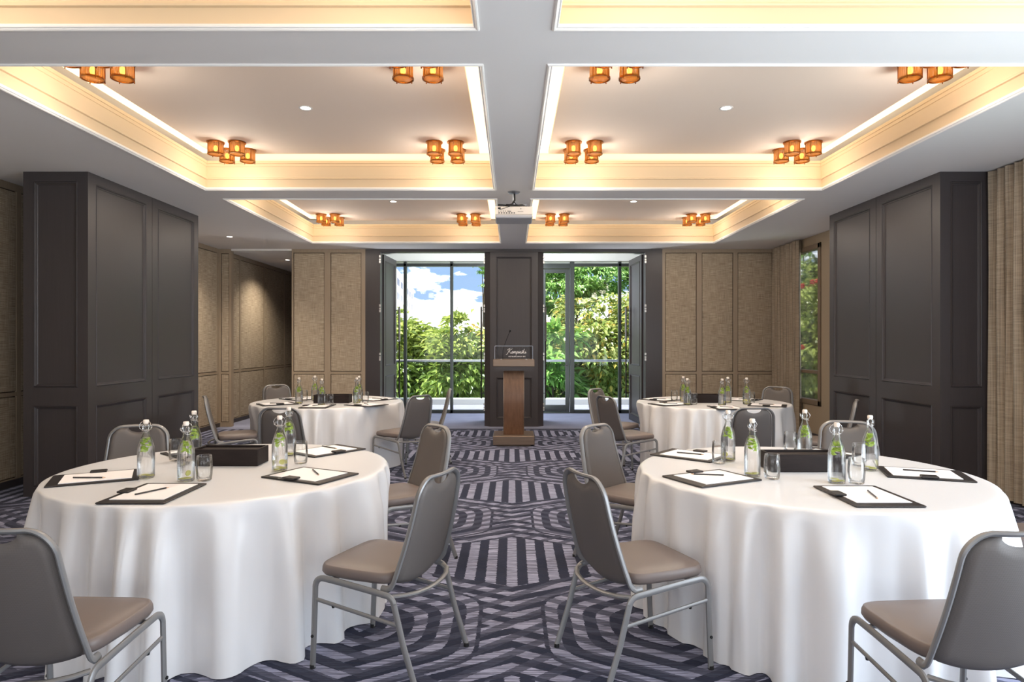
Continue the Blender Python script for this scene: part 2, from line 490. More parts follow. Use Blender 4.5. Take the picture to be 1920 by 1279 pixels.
def rect_loft(prof, x0, x1, y0, y1):
    """profile of (inset, z) swept round a rectangle with mitred corners"""
    m = MB(); vs = []; fs = []
    for (o, z) in prof:
        vs += [(x0+o,y0+o,z),(x1-o,y0+o,z),(x1-o,y1-o,z),(x0+o,y1-o,z)]
    for i in range(len(prof)-1):
        for k in range(4):
            k2 = (k+1) % 4
            fs.append((i*4+k, (i+1)*4+k, (i+1)*4+k2, i*4+k2))
    return m.add(vs, fs)
side = ['left', 'right']; dep = ['nearest', 'middle', 'far']
for j, (y0, y1) in enumerate(CYS):
    for i, (x0, x1) in enumerate(CX):
        mo = rect_loft([(.002,ZC+.018),(.002,ZC+.094),(.002,ZC+.102),(.022,ZC+.104),(.024,ZC+.114),(.016,ZC+.118),
                        (.012,ZC+.122),(.016,ZC+.15),(.020,ZC+.20),(.022,ZC+.228),(.017,ZC+.230),(.018,ZC+.236),(.023,ZC+.238),(.024,ZC+.262),(.019,ZC+.264),(.020,ZC+.269),(.026,ZC+.271),(.028,ZC+.297),(-.02,ZC+.300)], x0, x1, y0, y1)
        struct('trim_2', mo, M_mould)
        be = rect_loft([(-.022,ZC+.001),(-.020,ZC-.008),(-.012,ZC-.012),(-.004,ZC-.008),(.0,ZC-.002),(.008,ZC-.002),(.012,ZC+.004),(.010,ZC+.014),(.003,ZC+.020)], x0, x1, y0, y1)
        struct('trim_3', be, M_bead)
        # central tray panel
        q = .15
        tp = MB(); tp.box(x0+q, x1-q, y0+q, y1-q, ZP, ZP+.03)
        struct('ceiling', tp, M_tray)
        # glowing cove: luminous strip above the slot
        cv = MB()
        a, b = -.05, .26
        zc = 3.515
        for (ax, bx, ay, by) in ((x0+a,x1-a,y0+a,y0+b),(x0+a,x1-a,y1-b,y1-a),(x0+a,x0+b,y0+b,y1-b),(x1-b,x1-a,y0+b,y1-b)):
            cv.add([(ax,ay,zc),(ax,by,zc),(bx,by,zc),(bx,ay,zc)], [(0,1,2,3)])
        o = cv.build('cove_light', M_cove)
        o['label'] = 'warm cove light strip around the %s %s ceiling coffer' % (dep[j], side[i])
        o['category'] = 'light'; o['group'] = 'cove lights'

# ---- panelled surfaces
def frame_boxes(mb, W, Z0, Z1, cells, depth, T):
    us = sorted({0, W, *[c[0] for c in cells], *[c[1] for c in cells]})
    zs = sorted({Z0, Z1, *[c[2] for c in cells], *[c[3] for c in cells]})
    for a, b in zip(us, us[1:]):
        run = None
        for c, d in zip(zs, zs[1:]):
            um, zm = (a+b)/2, (c+d)/2
            if any(q[0] < um < q[1] and q[2] < zm < q[3] for q in cells): continue
            mb.add([T(a,0,c),T(b,0,c),T(b,depth,c),T(a,depth,c),T(a,0,d),T(b,0,d),T(b,depth,d),T(a,depth,d)],
                   [(0,3,2,1),(4,5,6,7),(0,1,5,4),(1,2,6,5),(2,3,7,6),(3,0,4,7)])
def panelled(name, origin, u, nrm, W, Z0, Z1, cells, m_frame, m_panel, m_mould, style='dark', thick=.10, parent=None, gaps=()):
    """vertical face: u along it, nrm = out of the face towards the viewer"""
    O = Vector(origin); U = Vector(u); Nn = Vector(nrm)
    T = lambda a, d, z: tuple(O + U*a - Nn*d + Vector((0,0,z)))
    mb = MB()
    frame_boxes(mb, W, Z0, Z1, cells, .022, T)
    mb.add([T(0,.022,Z0),T(W,.022,Z0),T(W,thick,Z0),T(0,thick,Z0),T(0,.022,Z1),T(W,.022,Z1),T(W,thick,Z1),T(0,thick,Z1)],
           [(0,3,2,1),(4,5,6,7),(0,1,5,4),(1,2,6,5),(2,3,7,6),(3,0,4,7)])
    for g in gaps:
        pass
    base = mb.build(name, m_frame, parent)
    for (a, b, c, d) in cells:
        pm = MB()
        def ring(prof):
            vs = []; fs = []
            for (o, dp) in prof:
                vs += [T(a+o,dp,c+o),T(b-o,dp,c+o),T(b-o,dp,d-o),T(a+o,dp,d-o)]
            for i in range(len(prof)-1):
                for k in range(4):
                    k2 = (k+1) % 4
                    fs.append((i*4+k, i*4+k2, (i+1)*4+k2, (i+1)*4+k))
            n = len(prof)-1
            return vs, fs, n
        if style == 'dark':
            vs, fs, n = ring([(.0,.006),(.006,-.006),(.012,-.004),(.018,.008),(.026,.010),(.030,.016),(.034,.017)])
            fs.append((n*4, n*4+1, n*4+2, n*4+3)); pm.add(vs, fs)
            pm.build('panel', m_panel, base)
        else:
            vs, fs, n = ring([(.0,.014),(.006,.016)]); pm.add(vs, fs)
            g = MB(); vs, fs, n = ring([(.0,.019),(.013,.019)]); g.add(vs, fs)
            vs, fs, n = ring([(.009,.020),(.010,.008),(.014,.004)])
            fs.append((n*4, n*4+1, n*4+2, n*4+3)); p2 = MB(); p2.add(vs, fs)
            po = p2.build('fabric_panel', m_panel, base)
            g.build('shadow_gap', M_groove, po)
    return base

# dark pillars
def pillar(x0, x1, y0, y1, sgn, label):
    t = thing('pillar', label, 'pillar', ((x0+x1)/2, y0, 0))
    inner = x1 if sgn < 0 else x0      # face turned to the aisle
    ox, oy = (x0+x1)/2, y0
    Z0, Z1 = .0, ZC
    zz = [(.10, .87), (1.05, 3.02)]
    body = MB(); body.box(x0+.1-ox, x1-.1-ox, y0+.1-oy, y1-oy, 0, ZC); body.build('core', M_dark, t)
    # front face
    W = x1-x0
    cells = [(.10, W-.10, a, b) for a, b in zz]
    panelled('front_casing', (x0-ox, 0, 0), (1,0,0), (0,-1,0), W, Z0, Z1, cells, M_dark, M_dark, M_darktrim, parent=t)
    L = y1-y0; h = L*.507
    for q, (s0, s1) in enumerate(((.10, h-.003), (h+.003, L))):
        Wd = s1-s0
        cells = [(.02 if q == 0 else .12, Wd-.11, a, b) for a, b in zz]
        if sgn < 0: panelled('side_casing', (inner-ox, s0, 0), (0,1,0), (1,0,0), Wd, Z0, Z1, cells, M_dark, M_dark, M_darktrim, parent=t)
        else: panelled('side_casing', (inner-ox, s0, 0), (0,1,0), (-1,0,0), Wd, Z0, Z1, cells, M_dark, M_dark, M_darktrim, parent=t)
    return t
pillar(-4.68, -4.06, 6.23, 8.42, -1, 'charcoal panelled wall pillar at the left, behind the near left table')
pillar(4.10, 4.60, 6.23, 8.40, 1, 'charcoal panelled wall pillar at the right, beside the long curtain')

# left wall with fabric panels
def fabric_wall(name, origin, u, nrm, W, divs, Z1=ZC, zt=3.04):
    cells = []
    for a, b in divs: cells += [(a, b, .08, .925), (a, b, .965, zt)]
    o = panelled(name, origin, u, nrm, W, 0, Z1, cells, M_oak, M_weave, None, style='fabric')
    o['kind'] = 'structure'; return o
dv = []
y = 6.80-.92*10
while y < 11.3:
    if y > YF: dv.append((y-YF, min(y+.86, 11.34)-YF))
    y += .92
fabric_wall('wall_left', (-5.13, YF, 0), (0,1,0), (1,0,0), YB-YF, dv)
fabric_wall('wall_left', (-5.13, 11.55, 0), (0,1,0), (1,0,0), 4.3, [(.03,.70),(.76,1.90),(1.97,3.12),(3.2,4.2)])
fabric_wall('wall_left', (-5.13, 11.40, 0), (1,0,0), (0,-1,0), .21, [(.03,.17)])
e = MB(); e.box(XL, -3.8, 15.7, 15.8, 0, ZC); struct('wall_passage', e, M_groove)
e = MB(); e.box(-4.92, -3.86, 11.40, 11.46, ZC-.03, ZC); struct('trim_4', e, M_bead)
# back wall
fabric_wall('wall_back', (-3.86, YB, 0), (1,0,0), (0,-1,0), 1.29, [(.03,.575),(.68,1.22)], ZC, 3.05)
fabric_wall('wall_back', (2.635, YB, 0), (1,0,0), (0,-1,0), 2.02, [(.05,.60),(.69,1.24),(1.32,1.93)], ZC, 3.05)
e = MB(); e.box(-3.86, -3.80, YB+.1, 15.7, 0, ZC); struct('wall_passage', e, M_dark)
dk = MB()
dk.box(-2.57, -2.31, 11.40, 11.60, 0, ZC); dk.box(2.34, 2.635, 11.40, 11.60, 0, ZC)
dk.box(-2.31, 2.34, 11.40, 11.60, 3.065, ZC)
struct('trim_5', dk, M_dark)
# baseboards
e = MB(); e.box(-3.86, -2.57, 11.385, 11.40, 0, .07); struct('baseboard_back', e, M_dark)
e = MB(); e.box(2.635, 4.65, 11.385, 11.40, 0, .07); struct('baseboard_back', e, M_dark)
e = MB(); e.box(-5.13, -5.115, YF, 11.4, 0, .07); struct('baseboard_left', e, M_dark)
e = MB(); e.box(-5.13, -5.115, 11.55, 15.7, 0, .07); struct('baseboard_left', e, M_dark)

# centre column between the doorways
t = thing('pillar', 'charcoal panelled centre column behind the lectern, between the two glazed doorways', 'pillar', (.025, 11.43, 0))
b = MB(); b.box(-.40, .40, .1, .9, 0, 3.07); b.build('core', M_dark, t)
panelled('front_casing', (-.41, 0, 0), (1,0,0), (0,-1,0), .84, .0, 3.07, [(.11,.73,.14,.86),(.11,.73,.99,2.98)], M_dark, M_dark, M_darktrim, parent=t)
def prism(mb, pts, z0, z1):
    n = len(pts)
    mb.add([(x,y,z0) for x,y in pts]+[(x,y,z1) for x,y in pts],
           [tuple(range(n-1,-1,-1)), tuple(range(n,2*n))]+[(k,(k+1)%n,(k+1)%n+n,k+n) for k in range(n)])
for s in (-1, 1):
    b = MB(); prism(b, [(s*.412+.01,.0),(s*.52+.01,.07),(s*.53+.01,.95),(s*.41+.01,.95)][::(1 if s > 0 else -1)], 0, 3.07)
    b.build('folded_door_edge', M_dark, t)
    for hz in (2.93, 2.07, 1.22, .33):
        b = MB()
        cx = s*.525+.01
        for dz in (-.062, -.014, .034):
            b.rbox(cx-.012, cx+.012, .05, .075, hz+dz, hz+dz+(.042 if dz != -.014 else .03), .003)
        b.build('hinge', M_hinge, t)

# open leaves on the outer jambs
def leaf(name, x, s, label):
    t = thing(name, label, 'door', (x, 11.62, 0), radians(-4 if s < 0 else 4))
    L = .9
    cells = [(.10, L-.10, .12, .88), (.10, L-.10, 1.05, 2.95)]
    nx = (1,0,0) if s < 0 else (-1,0,0)
    panelled('leaf_board', (0,0,0), (0,1,0), nx, L, .01, 3.05, cells, M_dark, M_dark, M_darktrim, parent=t, thick=.045)
    hb = MB(); xx = -s*.08
    hb.tube([(xx, L-.10, .42), (xx, L-.10, 2.16)], .014, 8)
    for z in (.52, .80, 1.62, 2.08): hb.tube([(0, L-.10, z), (xx, L-.10, z)], .007, 6)
    h = hb.build('pull_handle', M_handle, t, smooth=True, angle=40)
    g = MB(); g.tube([(xx, L-.10, 1.5), (xx, L-.10, 2.14)], .020, 8); g.build('grip', M_hgrip, h, smooth=True, angle=40)
    return t
leaf('door_leaf', -2.285, -1, 'dark panelled door leaf folded open at the left side of the left doorway')
leaf('door_leaf', 2.31, 1, 'dark panelled door leaf folded open at the right side of the right doorway')
for s, x in ((-1, -2.30), (1, 2.33)):
    for q, hz in enumerate((2.93, 2.07, 1.22, .33)):
        pass
hb = [o for o in COL.objects if o.name.startswith('door_leaf')]
for o, s in zip(hb, (-1, 1)):
    for hz in (2.93, 2.07, 1.22, .33):
        b = MB()
        for dz in (-.062, -.014, .034):
            b.rbox(s*.012-.014, s*.012+.014, -.235, -.215, hz+dz, hz+dz+(.042 if dz != -.014 else .03), .003)
        b.build('hinge', M_hinge, o)
# handles of the inner leaves (folded against the centre column)
for s, x, lab in ((-1, -.58, 'tall bronze pull handle left of the centre column'), (1, .635, 'tall bronze pull handle right of the centre column')):
    t = thing('pull_handle', lab, 'door handle', (x, 12.30, 0))
    b = MB(); b.tube([(0,0,.42),(0,0,2.16)], .014, 8)
    for z in (.52, .80, 1.62, 2.08): b.tube([(0,0,z),(-s*.07,0,z)], .007, 6)
    b.build('bar', M_handle, t, smooth=True, angle=40)
    g = MB(); g.tube([(0,0,1.5),(0,0,2.14)], .020, 8); g.build('grip', M_hgrip, t, smooth=True, angle=40)

# vestibule
vb = MB(); vb.box(-3.80, 4.66, 11.60, 14.0, 3.17, 3.25); struct('ceiling', vb, M_vest)
vb = MB(); vb.box(-2.75, -2.62, 11.60, 13.7, 0, 3.17); struct('wall_vestibule', vb, M_dark)
vb = MB(); vb.box(2.70, 2.82, 11.60, 13.7, 0, 3.17); struct('wall_vestibule', vb, M_dark)

# window wall
def bars(mb, y, items, z0=None, z1=None):
    pass
YW = 13.6
def fr(name, parts, panes):
    mb = MB()
    for (x0, x1, z0, z1) in parts: mb.rbox(x0, x1, YW-.05, YW+.07, z0, z1, .004)
    o = struct(name, mb, M_alu)
    for (x0, x1, z0, z1) in panes:
        g = MB(); g.box(x0, x1, YW, YW+.008, z0, z1); g.build('pane', M_pane, o)
    return o
fr('window_1', [(-2.62,-2.56,0,3.17),(-2.26,-2.20,0,3.16),(-1.29,-1.23,0,3.16),(-.33,-.27,0,3.16),(-2.56,-.33,.0,.07),(-2.56,-.33,3.065,3.125)],
   [(-2.56,-2.26,.07,3.065),(-2.20,-1.29,.07,3.065),(-1.23,-.33,.07,3.065)])
fr('window_2', [(.55,.61,0,3.16),(1.21,1.30,0,3.16),(2.22,2.28,0,3.16),(2.64,2.70,0,3.16),(.61,1.21,3.02,3.125),(1.30,2.64,3.065,3.125),(1.30,2.64,.0,.07),(.61,1.21,0,.02)],
   [(1.30,2.22,.07,3.065),(2.28,2.64,.07,3.065)])
d = MB()
for q in ((.62,.70,.03,3.01),(1.115,1.20,.03,3.01),(.70,1.115,2.93,3.01),(.70,1.115,.03,.17)): d.rbox(q[0], q[1], YW-.03, YW+.04, q[2], q[3], .004)
do = struct('door_1', d, M_alu)
g = MB(); g.box(.70, 1.115, YW, YW+.008, .17, 2.93); g.build('pane', M_pane, do)
g = MB(); g.tube([(1.155,YW-.03,1.0),(1.155,YW-.08,1.0),(1.06,YW-.08,1.0)], .010, 8); g.build('door_handle', M_handle, do, smooth=True, angle=40)

# terrace
e = MB(); e.box(-8, 6.3, 13.7, 15.9, -.25, -.04); struct('terrace_floor', e, M_stone)
e = MB(); e.box(-8, 6.3, 15.45, 15.85, -.04, .13); struct('terrace_kerb', e, M_stone)
t = thing('balustrade', 'glass terrace balustrade with a pale steel top rail outside the windows', 'railing', (0, 15.6, .13))
for k in range(7):
    a = -5+k*1.6
    b = MB(); b.box(a, a+1.58, -.006, .006, 0, .88); b.build('glass_panel', M_balglass, t)
b = MB(); b.rbox(-5, 6.18, -.03, .03, .88, .935, .012); b.build('top_rail', M_steel, t)

# right wall with side window
rw = MB()
def rwall(y0, y1, z0, z1): rw.box(4.62, 4.74, y0, y1, z0, z1)
rwall(YF, -2.1, 0, ZC); rwall(-2.1, 4.9, 0, .45); rwall(-2.1, 4.9, 3.0, ZC); rwall(4.9, 9.72, 0, ZC)
rwall(9.72, 11.0, 0, .52); rwall(9.72, 11.0, 2.98, ZC); rwall(11.0, 11.4, 0, ZC)
struct('wall_right', rw, mat('taupe_wall_cloth', srgb(150,134,112), .8))
wf = MB()
for (y0, y1, z0, z1) in ((9.72,9.80,.52,2.98),(10.92,11.0,.52,2.98),(9.72,11.0,.52,.60),(9.72,11.0,2.90,2.98),(9.8,10.92,1.0,1.05)):
    wf.rbox(4.60, 4.70, y0, y1, z0, z1, .006)
o3 = struct('window_3', wf, M_walnutedge)
for a, b in ((.60,1.0),(1.05,2.90)):
    g = MB(); g.box(4.655, 4.662, 9.8, 10.92, a, b); g.build('pane', M_pane, o3)
wf = MB()
for yy in (-2.1, -.35, 1.4, 3.15, 4.84): wf.rbox(4.60, 4.70, yy, yy+.06, .45, 3.0, .006)
wf.rbox(4.60, 4.70, -2.1, 4.9, .45, .51, .006); wf.rbox(4.60, 4.70, -2.1, 4.9, 2.94, 3.0, .006)
o4 = struct('window_4', wf, M_walnutedge)
g = MB(); g.box(4.655, 4.662, -2.04, 4.84, .51, 2.94); g.build('pane', M_pane, o4)
e = MB(); e.box(4.605, 4.62, 4.9, 11.4, 0, .09); struct('baseboard_right', e, M_dark)
e = MB(); e.box(XL-.1, XR+.1, YF-.1, YF, 0, ZC); struct('wall_rear', e, M_soffit)

# curtains
def curtain(y0, y1, xc, per, amp, z0, z1, label):
    mb = MB(); n = int((y1-y0)/per*10); nz = 10
    rnd = random.Random(int(y0*100))
    ph = [rnd.uniform(.75, 1.25) for _ in range(60)]
    vs = []; fs = []
    th = .012
    for side_ in (0, 1):
        for j in range(nz+1):
            z = z0+(z1-z0)*j/nz
            for i in range(n+1):
                u = i/10
                a = amp*ph[int(u)]*(1-.18*j/nz)
                s = sin(2*pi*u)
                x = xc + a*(abs(s)**.75)*(1 if s > 0 else -1) + .006*sin(3*u+z*2)
                yy = y0+(y1-y0)*i/n + .012*sin(4*pi*u)
                vs.append((x+side_*th, yy, z))
    W = n+1; off = (nz+1)*W
    for j in range(nz):
        for i in range(n):
            fs.append((j*W+i, (j+1)*W+i, (j+1)*W+i+1, j*W+i+1))
            fs.append((off+j*W+i, off+j*W+i+1, off+(j+1)*W+i+1, off+(j+1)*W+i))
    mb.add(vs, fs)
    o = mb.build('curtain', M_curtain, smooth=True); o['label'] = label; o['category'] = 'curtain'; return o
curtain(10.30, 11.34, 4.545, .115, .028, .03, ZC-.01, 'taupe linen curtain gathered in the far right corner beside the narrow window')
curtain(4.95, 6.22, 4.555, .105, .026, .03, ZC-.01, 'long taupe linen curtain at the right edge, next to the dark pillar')

# ------------------------------------------------------------------ ceiling fixtures
def drum_cluster():
    t = thing('ceiling_light', '', 'light')
    for dx in (-.105, .105):
        for dy in (-.13, .13):
            g = MB(); g.lathe([(.066,-.010),(.068,-.10),(.066,-.118)], dx, dy, 56, .035); g.lathe([(.066,-.118),(.03,-.120),(.002,-.120)], dx, dy, 28)
            sh = g.build('glass_shade', M_amber, t)
            f = MB()
            f.lathe([(.001,0),(.084,0),(.084,-.010),(.060,-.012)], dx, dy, 28)
            f.lathe([(.070,-.112),(.076,-.112),(.076,-.124),(.068,-.124),(.070,-.112)], dx, dy, 28)
            for k in range(4):
                a = pi/4+k*pi/2
                f.tube([(dx+.075*cos(a),dy+.075*sin(a),-.004),(dx+.075*cos(a),dy+.075*sin(a),-.134)], .0038, 6)
            f.build('brass_frame', M_brass, t)
            b = MB(); b.ball((dx,dy,-.062), .020, 10, 7, sz=1.5); b.build('bulb', M_bulb, t, smooth=True)
    return t
spots = []
names = {(-2.84,4.44):'partly hidden amber drum ceiling light cluster in the middle left coffer, front left',
         (-.66,4.44):'partly hidden amber drum ceiling light cluster in the middle left coffer, front right',
         (.72,4.44):'partly hidden amber drum ceiling light cluster in the middle right coffer, front left',
         (2.90,4.44):'partly hidden amber drum ceiling light cluster in the middle right coffer, front right',
         (-2.81,6.53):'amber drum ceiling light cluster in the back left corner of the middle left coffer',
         (-.66,6.53):'amber drum ceiling light cluster in the back right corner of the middle left coffer',
         (.71,6.53):'amber drum ceiling light cluster in the back left corner of the middle right coffer',
         (2.86,6.53):'amber drum ceiling light cluster in the back right corner of the middle right coffer',
         (-2.83,10.14):'small amber drum light cluster at the left of the far left coffer',
         (-.67,10.14):'small amber drum light cluster left of the projector in the far left coffer',
         (.70,10.14):'small amber drum light cluster right of the projector in the far right coffer',
         (2.87,10.14):'small amber drum light cluster at the right of the far right coffer'}
proto = drum_cluster()
def lamp_glow(x, y):
    ld = bpy.data.lights.new('lamp_glow', 'POINT'); ld.energy = 7; ld.color = (1,.88,.76); ld.shadow_soft_size = .10
    lo_ = bpy.data.objects.new('lamp_glow', ld); COL.objects.link(lo_); lo_.location = (x, y, ZP-.33)
for x in (-2.83, -.66, .71, 2.88):
    for y in (.95, 2.7, 4.44, 6.53, 7.98, 10.14): lamp_glow(x, y)
for k, ((x, y), lab) in enumerate(names.items()):
    if k == 0:
        proto.location = (x, y, ZP); proto['label'] = lab; proto['group'] = 'amber drum ceiling lights'
    else: dup(proto, (x, y, ZP), 0, lab, 'amber drum ceiling lights')
def downlight(x, y, z, lab):
    t = thing('downlight', lab, 'light', (x, y, z), 0, 'recessed downlights')
    b = MB(); b.lathe([(.040,.0),(.042,-.003),(.055,-.004),(.057,.0)], 0, 0, 24); b.build('trim_ring', M_bead, t, smooth=True)
    b = MB(); b.disc(0, 0, -.001, .041, 24, up=False); b.build('lamp', M_down, t)
    ld = bpy.data.lights.new('downlight_beam', 'SPOT'); ld.energy = 150; ld.spot_size = radians(130); ld.spot_blend = 1; ld.color = (1,.86,.70); ld.shadow_soft_size = .05
    lo_ = bpy.data.objects.new('downlight_beam', ld); COL.objects.link(lo_); lo_.location = (0,0,-.02); lo_.parent = t
downlight(-1.735, 5.47, ZP, 'small round recessed downlight in the middle left coffer')
downlight(1.80, 5.47, ZP, 'small round recessed downlight in the middle right coffer')
downlight(-1.66, 9.1, ZP, 'tiny round recessed downlight in the far left coffer')
downlight(1.70, 9.1, ZP, 'tiny round recessed downlight in the far right coffer')
downlight(-4.37, 10.07, ZC, 'small recessed downlight in the lower ceiling above the left wall')

downlight(-4.45, 12.9, ZC, 'recessed downlight added to brighten the side passage at the far left')  # extra lamp added so the passage wall is lit
# projector
t = thing('projector', 'ivory projector hanging from the ceiling beam between the coffers', 'projector', (.02, 6.9, 2.80))
b = MB(); b.rbox(-.20, .20, 0, .36, 0, .035, .01); b.build('lower_shell', M_pjdark, t)
b = MB(); b.rbox(-.20, .20, .002, .36, .035, .122, .006); b.build('upper_shell', M_pj, t)
b = MB()
for k in range(7): b.box(-.165+k*.027, -.150+k*.027, -.002, .004, .048, .058)
for k in range(5): b.box(-.165+k*.024, -.157+k*.024, -.002, .004, .068, .076)
b.box(-.06,-.03,-.002,.004,.067,.074); b.box(.07,.078,-.002,.004,.092,.10); b.box(.04,.10,-.002,.004,.066,.069); b.box(-.168,-.140,-.004,.004,.094,.112)
b.build('connector_ports', M_rubber, t)
b = MB()
b.tube([(0,.18,.30),(0,.18,.17)], .014, 10); b.box(-.12,.14,.10,.26,.155,.163)
for xx in (-.11, .12): b.tube([(xx,.12,.122),(xx,.13,.16)], .006, 6); b.tube([(xx,.24,.122),(xx,.23,.16)], .006, 6)
b.lathe([(.001,.315),(.07,.315),(.055,.30),(.016,.292)], 0, .18, 20)
b.build('ceiling_mount', M_steel, t, smooth=True, angle=40)
b = MB()
b.tube([(.006,.165,.29),(.008,.16,.22),(-.02,.13,.17),(-.07,.09,.15),(-.13,.05,.145),(-.165,.02,.14)], .011, 8)
b.tube([(.006,.16,.2),(.03,.12,.16),(.09,.06,.15),(.12,.05,.14)], .006, 8)
b.tube([(-.08,.07,.15),(.02,.04,.14),(.06,.03,.135)], .012, 8)
b.tube([(-.04,.05,.14),(-.03,-.012,.125),(-.10,-.014,.10),(-.15,-.006,.085)], .003, 6)
b.build('cable', M_rubber, t, smooth=True)

# ------------------------------------------------------------------ lectern
t = thing('lectern', 'bronze and walnut lectern with a curved stem in front of the centre column', 'lectern', (.025, 9.22, 0))
b = MB(); b.rbox(-.295, .295, 0, .58, .02, .15, .008); b.box(-.24,.24,.05,.53,0,.02); b.build('base', M_bronze, t)
# bowed stem: waisted in depth, straight in front
def bow(z): return .16 - .10*sin(pi*(z-.15)/(1.12-.15))
st = MB(); n = 16; vs = []; fs = []
for i in range(n+1):
    z = .15+(1.12-.15)*i/n; f = bow(z)
    w_ = .140
    vs += [(-w_,f,z),(w_,f,z),(w_,f+.035,z),(-w_,f+.035,z)]
for i in range(n):
    for k in range(4):
        k2 = (k+1) % 4; fs.append((i*4+k, i*4+k2, (i+1)*4+k2, (i+1)*4+k))
fs += [(3,2,1,0), (n*4,n*4+1,n*4+2,n*4+3)]
st.add(vs, fs); st.build('stem', M_wood, t, smooth=True, angle=40)
for s in (-1, 1):
    e = MB(); vs = []; fs = []
    for i in range(n+1):
        z = .15+.97*i/n; f = bow(z)-.004; g2 = .48-.06*sin(pi*i/n)
        x0, x1 = (s*.140, s*.150)
        vs += [(x0,f,z),(x1,f,z),(x1,g2,z),(x0,g2,z)]
    for i in range(n):
        for k in range(4):
            k2 = (k+1) % 4; fs.append((i*4+k, i*4+k2, (i+1)*4+k2, (i+1)*4+k))
    e.add(vs, fs); e.build('side_fin', M_bronze, t)
b = MB(); b.rbox(-.295, .295, .02, .50, 1.135, 1.235, .005); b.build('desk_top', M_bronze, t)
b = MB(); b.box(-.28, .28, .03, .47, 1.075, 1.135); b.build('under_shelf', M_dark, t)
b = MB(); b.box(-.27, .27, .10, .106, 1.235, 1.425); gp = b.build('acrylic_screen', M_plexi, t)
b = MB()
b.tube([(-.272,.103,1.235),(-.272,.103,1.42),(-.268,.103,1.427),(.268,.103,1.427),(.272,.103,1.42),(.272,.103,1.235)], .0016, 4)
b.build('screen_edge', M_steel, gp)
b = MB()
for xx in (-.18, .18): b.lathe([(.001,1.245),(.016,1.243),(.018,1.235)], xx, .09, 12)
b.build('screen_clip', M_steel, t)
b = MB(); b.tube([(-.16,.20,1.235),(-.155,.19,1.36),(-.13,.17,1.45),(-.08,.12,1.58),(-.055,.09,1.635)], .0045, 8); mc = b.build('gooseneck_microphone', M_rubber, t, smooth=True)
b = MB(); b.tube([(-.058,.093,1.63),(-.046,.078,1.66)], .012, 10); b.build('microphone_head', M_rubber, mc, smooth=True, angle=40)

# lettering on the screen: brush-like strokes for the script word
def stroke_text():
    b = MB()
    def S(pts, wd=.0022):
        # smooth with Catmull-Rom
        P = [Vector((p[0], p[1])) for p in pts]
        out = []
        for i in range(len(P)-1):
            p0, p1, p2, p3 = P[max(i-1,0)], P[i], P[i+1], P[min(i+2,len(P)-1)]
            for k in range(5):
                u = k/5
                out.append(.5*((2*p1)+(-p0+p2)*u+(2*p0-5*p1+4*p2-p3)*u*u+(-p0+3*p1-3*p2+p3)*u**3))
        out.append(P[-1])
        b.tube([(q.x, 0, q.y) for q in out], wd, 5, up=Vector((0,1,0)))
    H = 1.0
    L = []
    # units: x-height 1, drawn slanted by shear
    L.append([(-.7,-.45),(-.35,-.55),(0,-.2),(.35,.9),(.65,2.0),(.95,2.3),(.6,2.35),(.0,2.0),(-.3,1.5)])   # K stem with swash
    L.append([(2.1,2.35),(1.4,1.9),(.75,1.2),(.55,1.0)])
    L.append([(.6,1.05),(1.0,.85),(1.35,.25),(1.7,.0),(2.1,.25)])
    L.append([(2.1,.35),(2.45,.55),(2.6,.85),(2.4,1.0),(2.1,.7),(2.1,.2),(2.4,.0),(2.8,.3)])              # e
    L.append([(2.8,.3),(3.0,.95),(2.95,.0)]); L.append([(2.95,.1),(3.25,.85),(3.5,.95),(3.5,.0)]); L.append([(3.5,.1),(3.8,.85),(4.05,.95),(4.05,.2),(4.2,.0),(4.5,.3)])  # m
    L.append([(4.5,.3),(4.7,1.0),(4.5,-.6),(4.35,-1.0)]); L.append([(4.65,.6),(4.95,1.0),(5.2,.7),(5.0,.1),(4.7,.05)])  # p
    L.append([(5.2,.3),(5.55,.95),(5.45,.2),(5.6,.0),(5.85,.3)]); L.append([(5.66,1.45),(5.70,1.5)])       # i
    L.append([(5.85,.3),(6.05,.95),(6.0,.0)]); L.append([(6.0,.1),(6.3,.85),(6.55,.9),(6.5,.15),(6.7,.0),(7.0,.4)])  # n
    L.append([(7.0,.4),(7.35,1.6),(7.15,1.0),(7.4,.4),(7.15,.0),(6.9,.15)])                                # s
    L.append([(7.35,.1),(7.7,.7),(8.1,2.2),(7.85,1.4),(7.75,.0)]); L.append([(8.35,1.05),(7.85,.6),(8.15,.1),(8.4,.0),(8.7,.3)])  # k
    L.append([(8.7,.3),(9.0,.95),(8.9,.15),(9.1,.0),(9.5,.5)]); L.append([(9.1,1.45),(9.15,1.5)])           # i
    sc = .0285
    for pts in L:
        S([((x+.18*y)*sc-.105, y*sc+1.322) for x, y in pts], .0024)
    return b
st = stroke_text(); v = [(x+.015, y+.096, z) for x, y, z in st.v]; st.v = v
st.build('script_lettering', M_white, gp)
cu = bpy.data.curves.new('small_lettering', 'FONT'); cu.body = 'HOTELIERS SINCE 1897'; cu.size = .0215; cu.align_x = 'CENTER'; cu.extrude = .0006; cu.offset = .0004; cu.space_character = 1.12
tmp = bpy.data.objects.new('small_lettering', cu); COL.objects.link(tmp)
dg = bpy.context.evaluated_depsgraph_get(); me = bpy.data.meshes.new_from_object(tmp.evaluated_get(dg))
bpy.data.objects.remove(tmp); bpy.data.curves.remove(cu)
lo = bpy.data.objects.new('small_lettering', me); COL.objects.link(lo); me.materials.clear(); me.materials.append(M_white)
lo.parent = gp; lo.location = (.047, .096, 1.270); lo.rotation_euler = (pi/2, 0, 0)

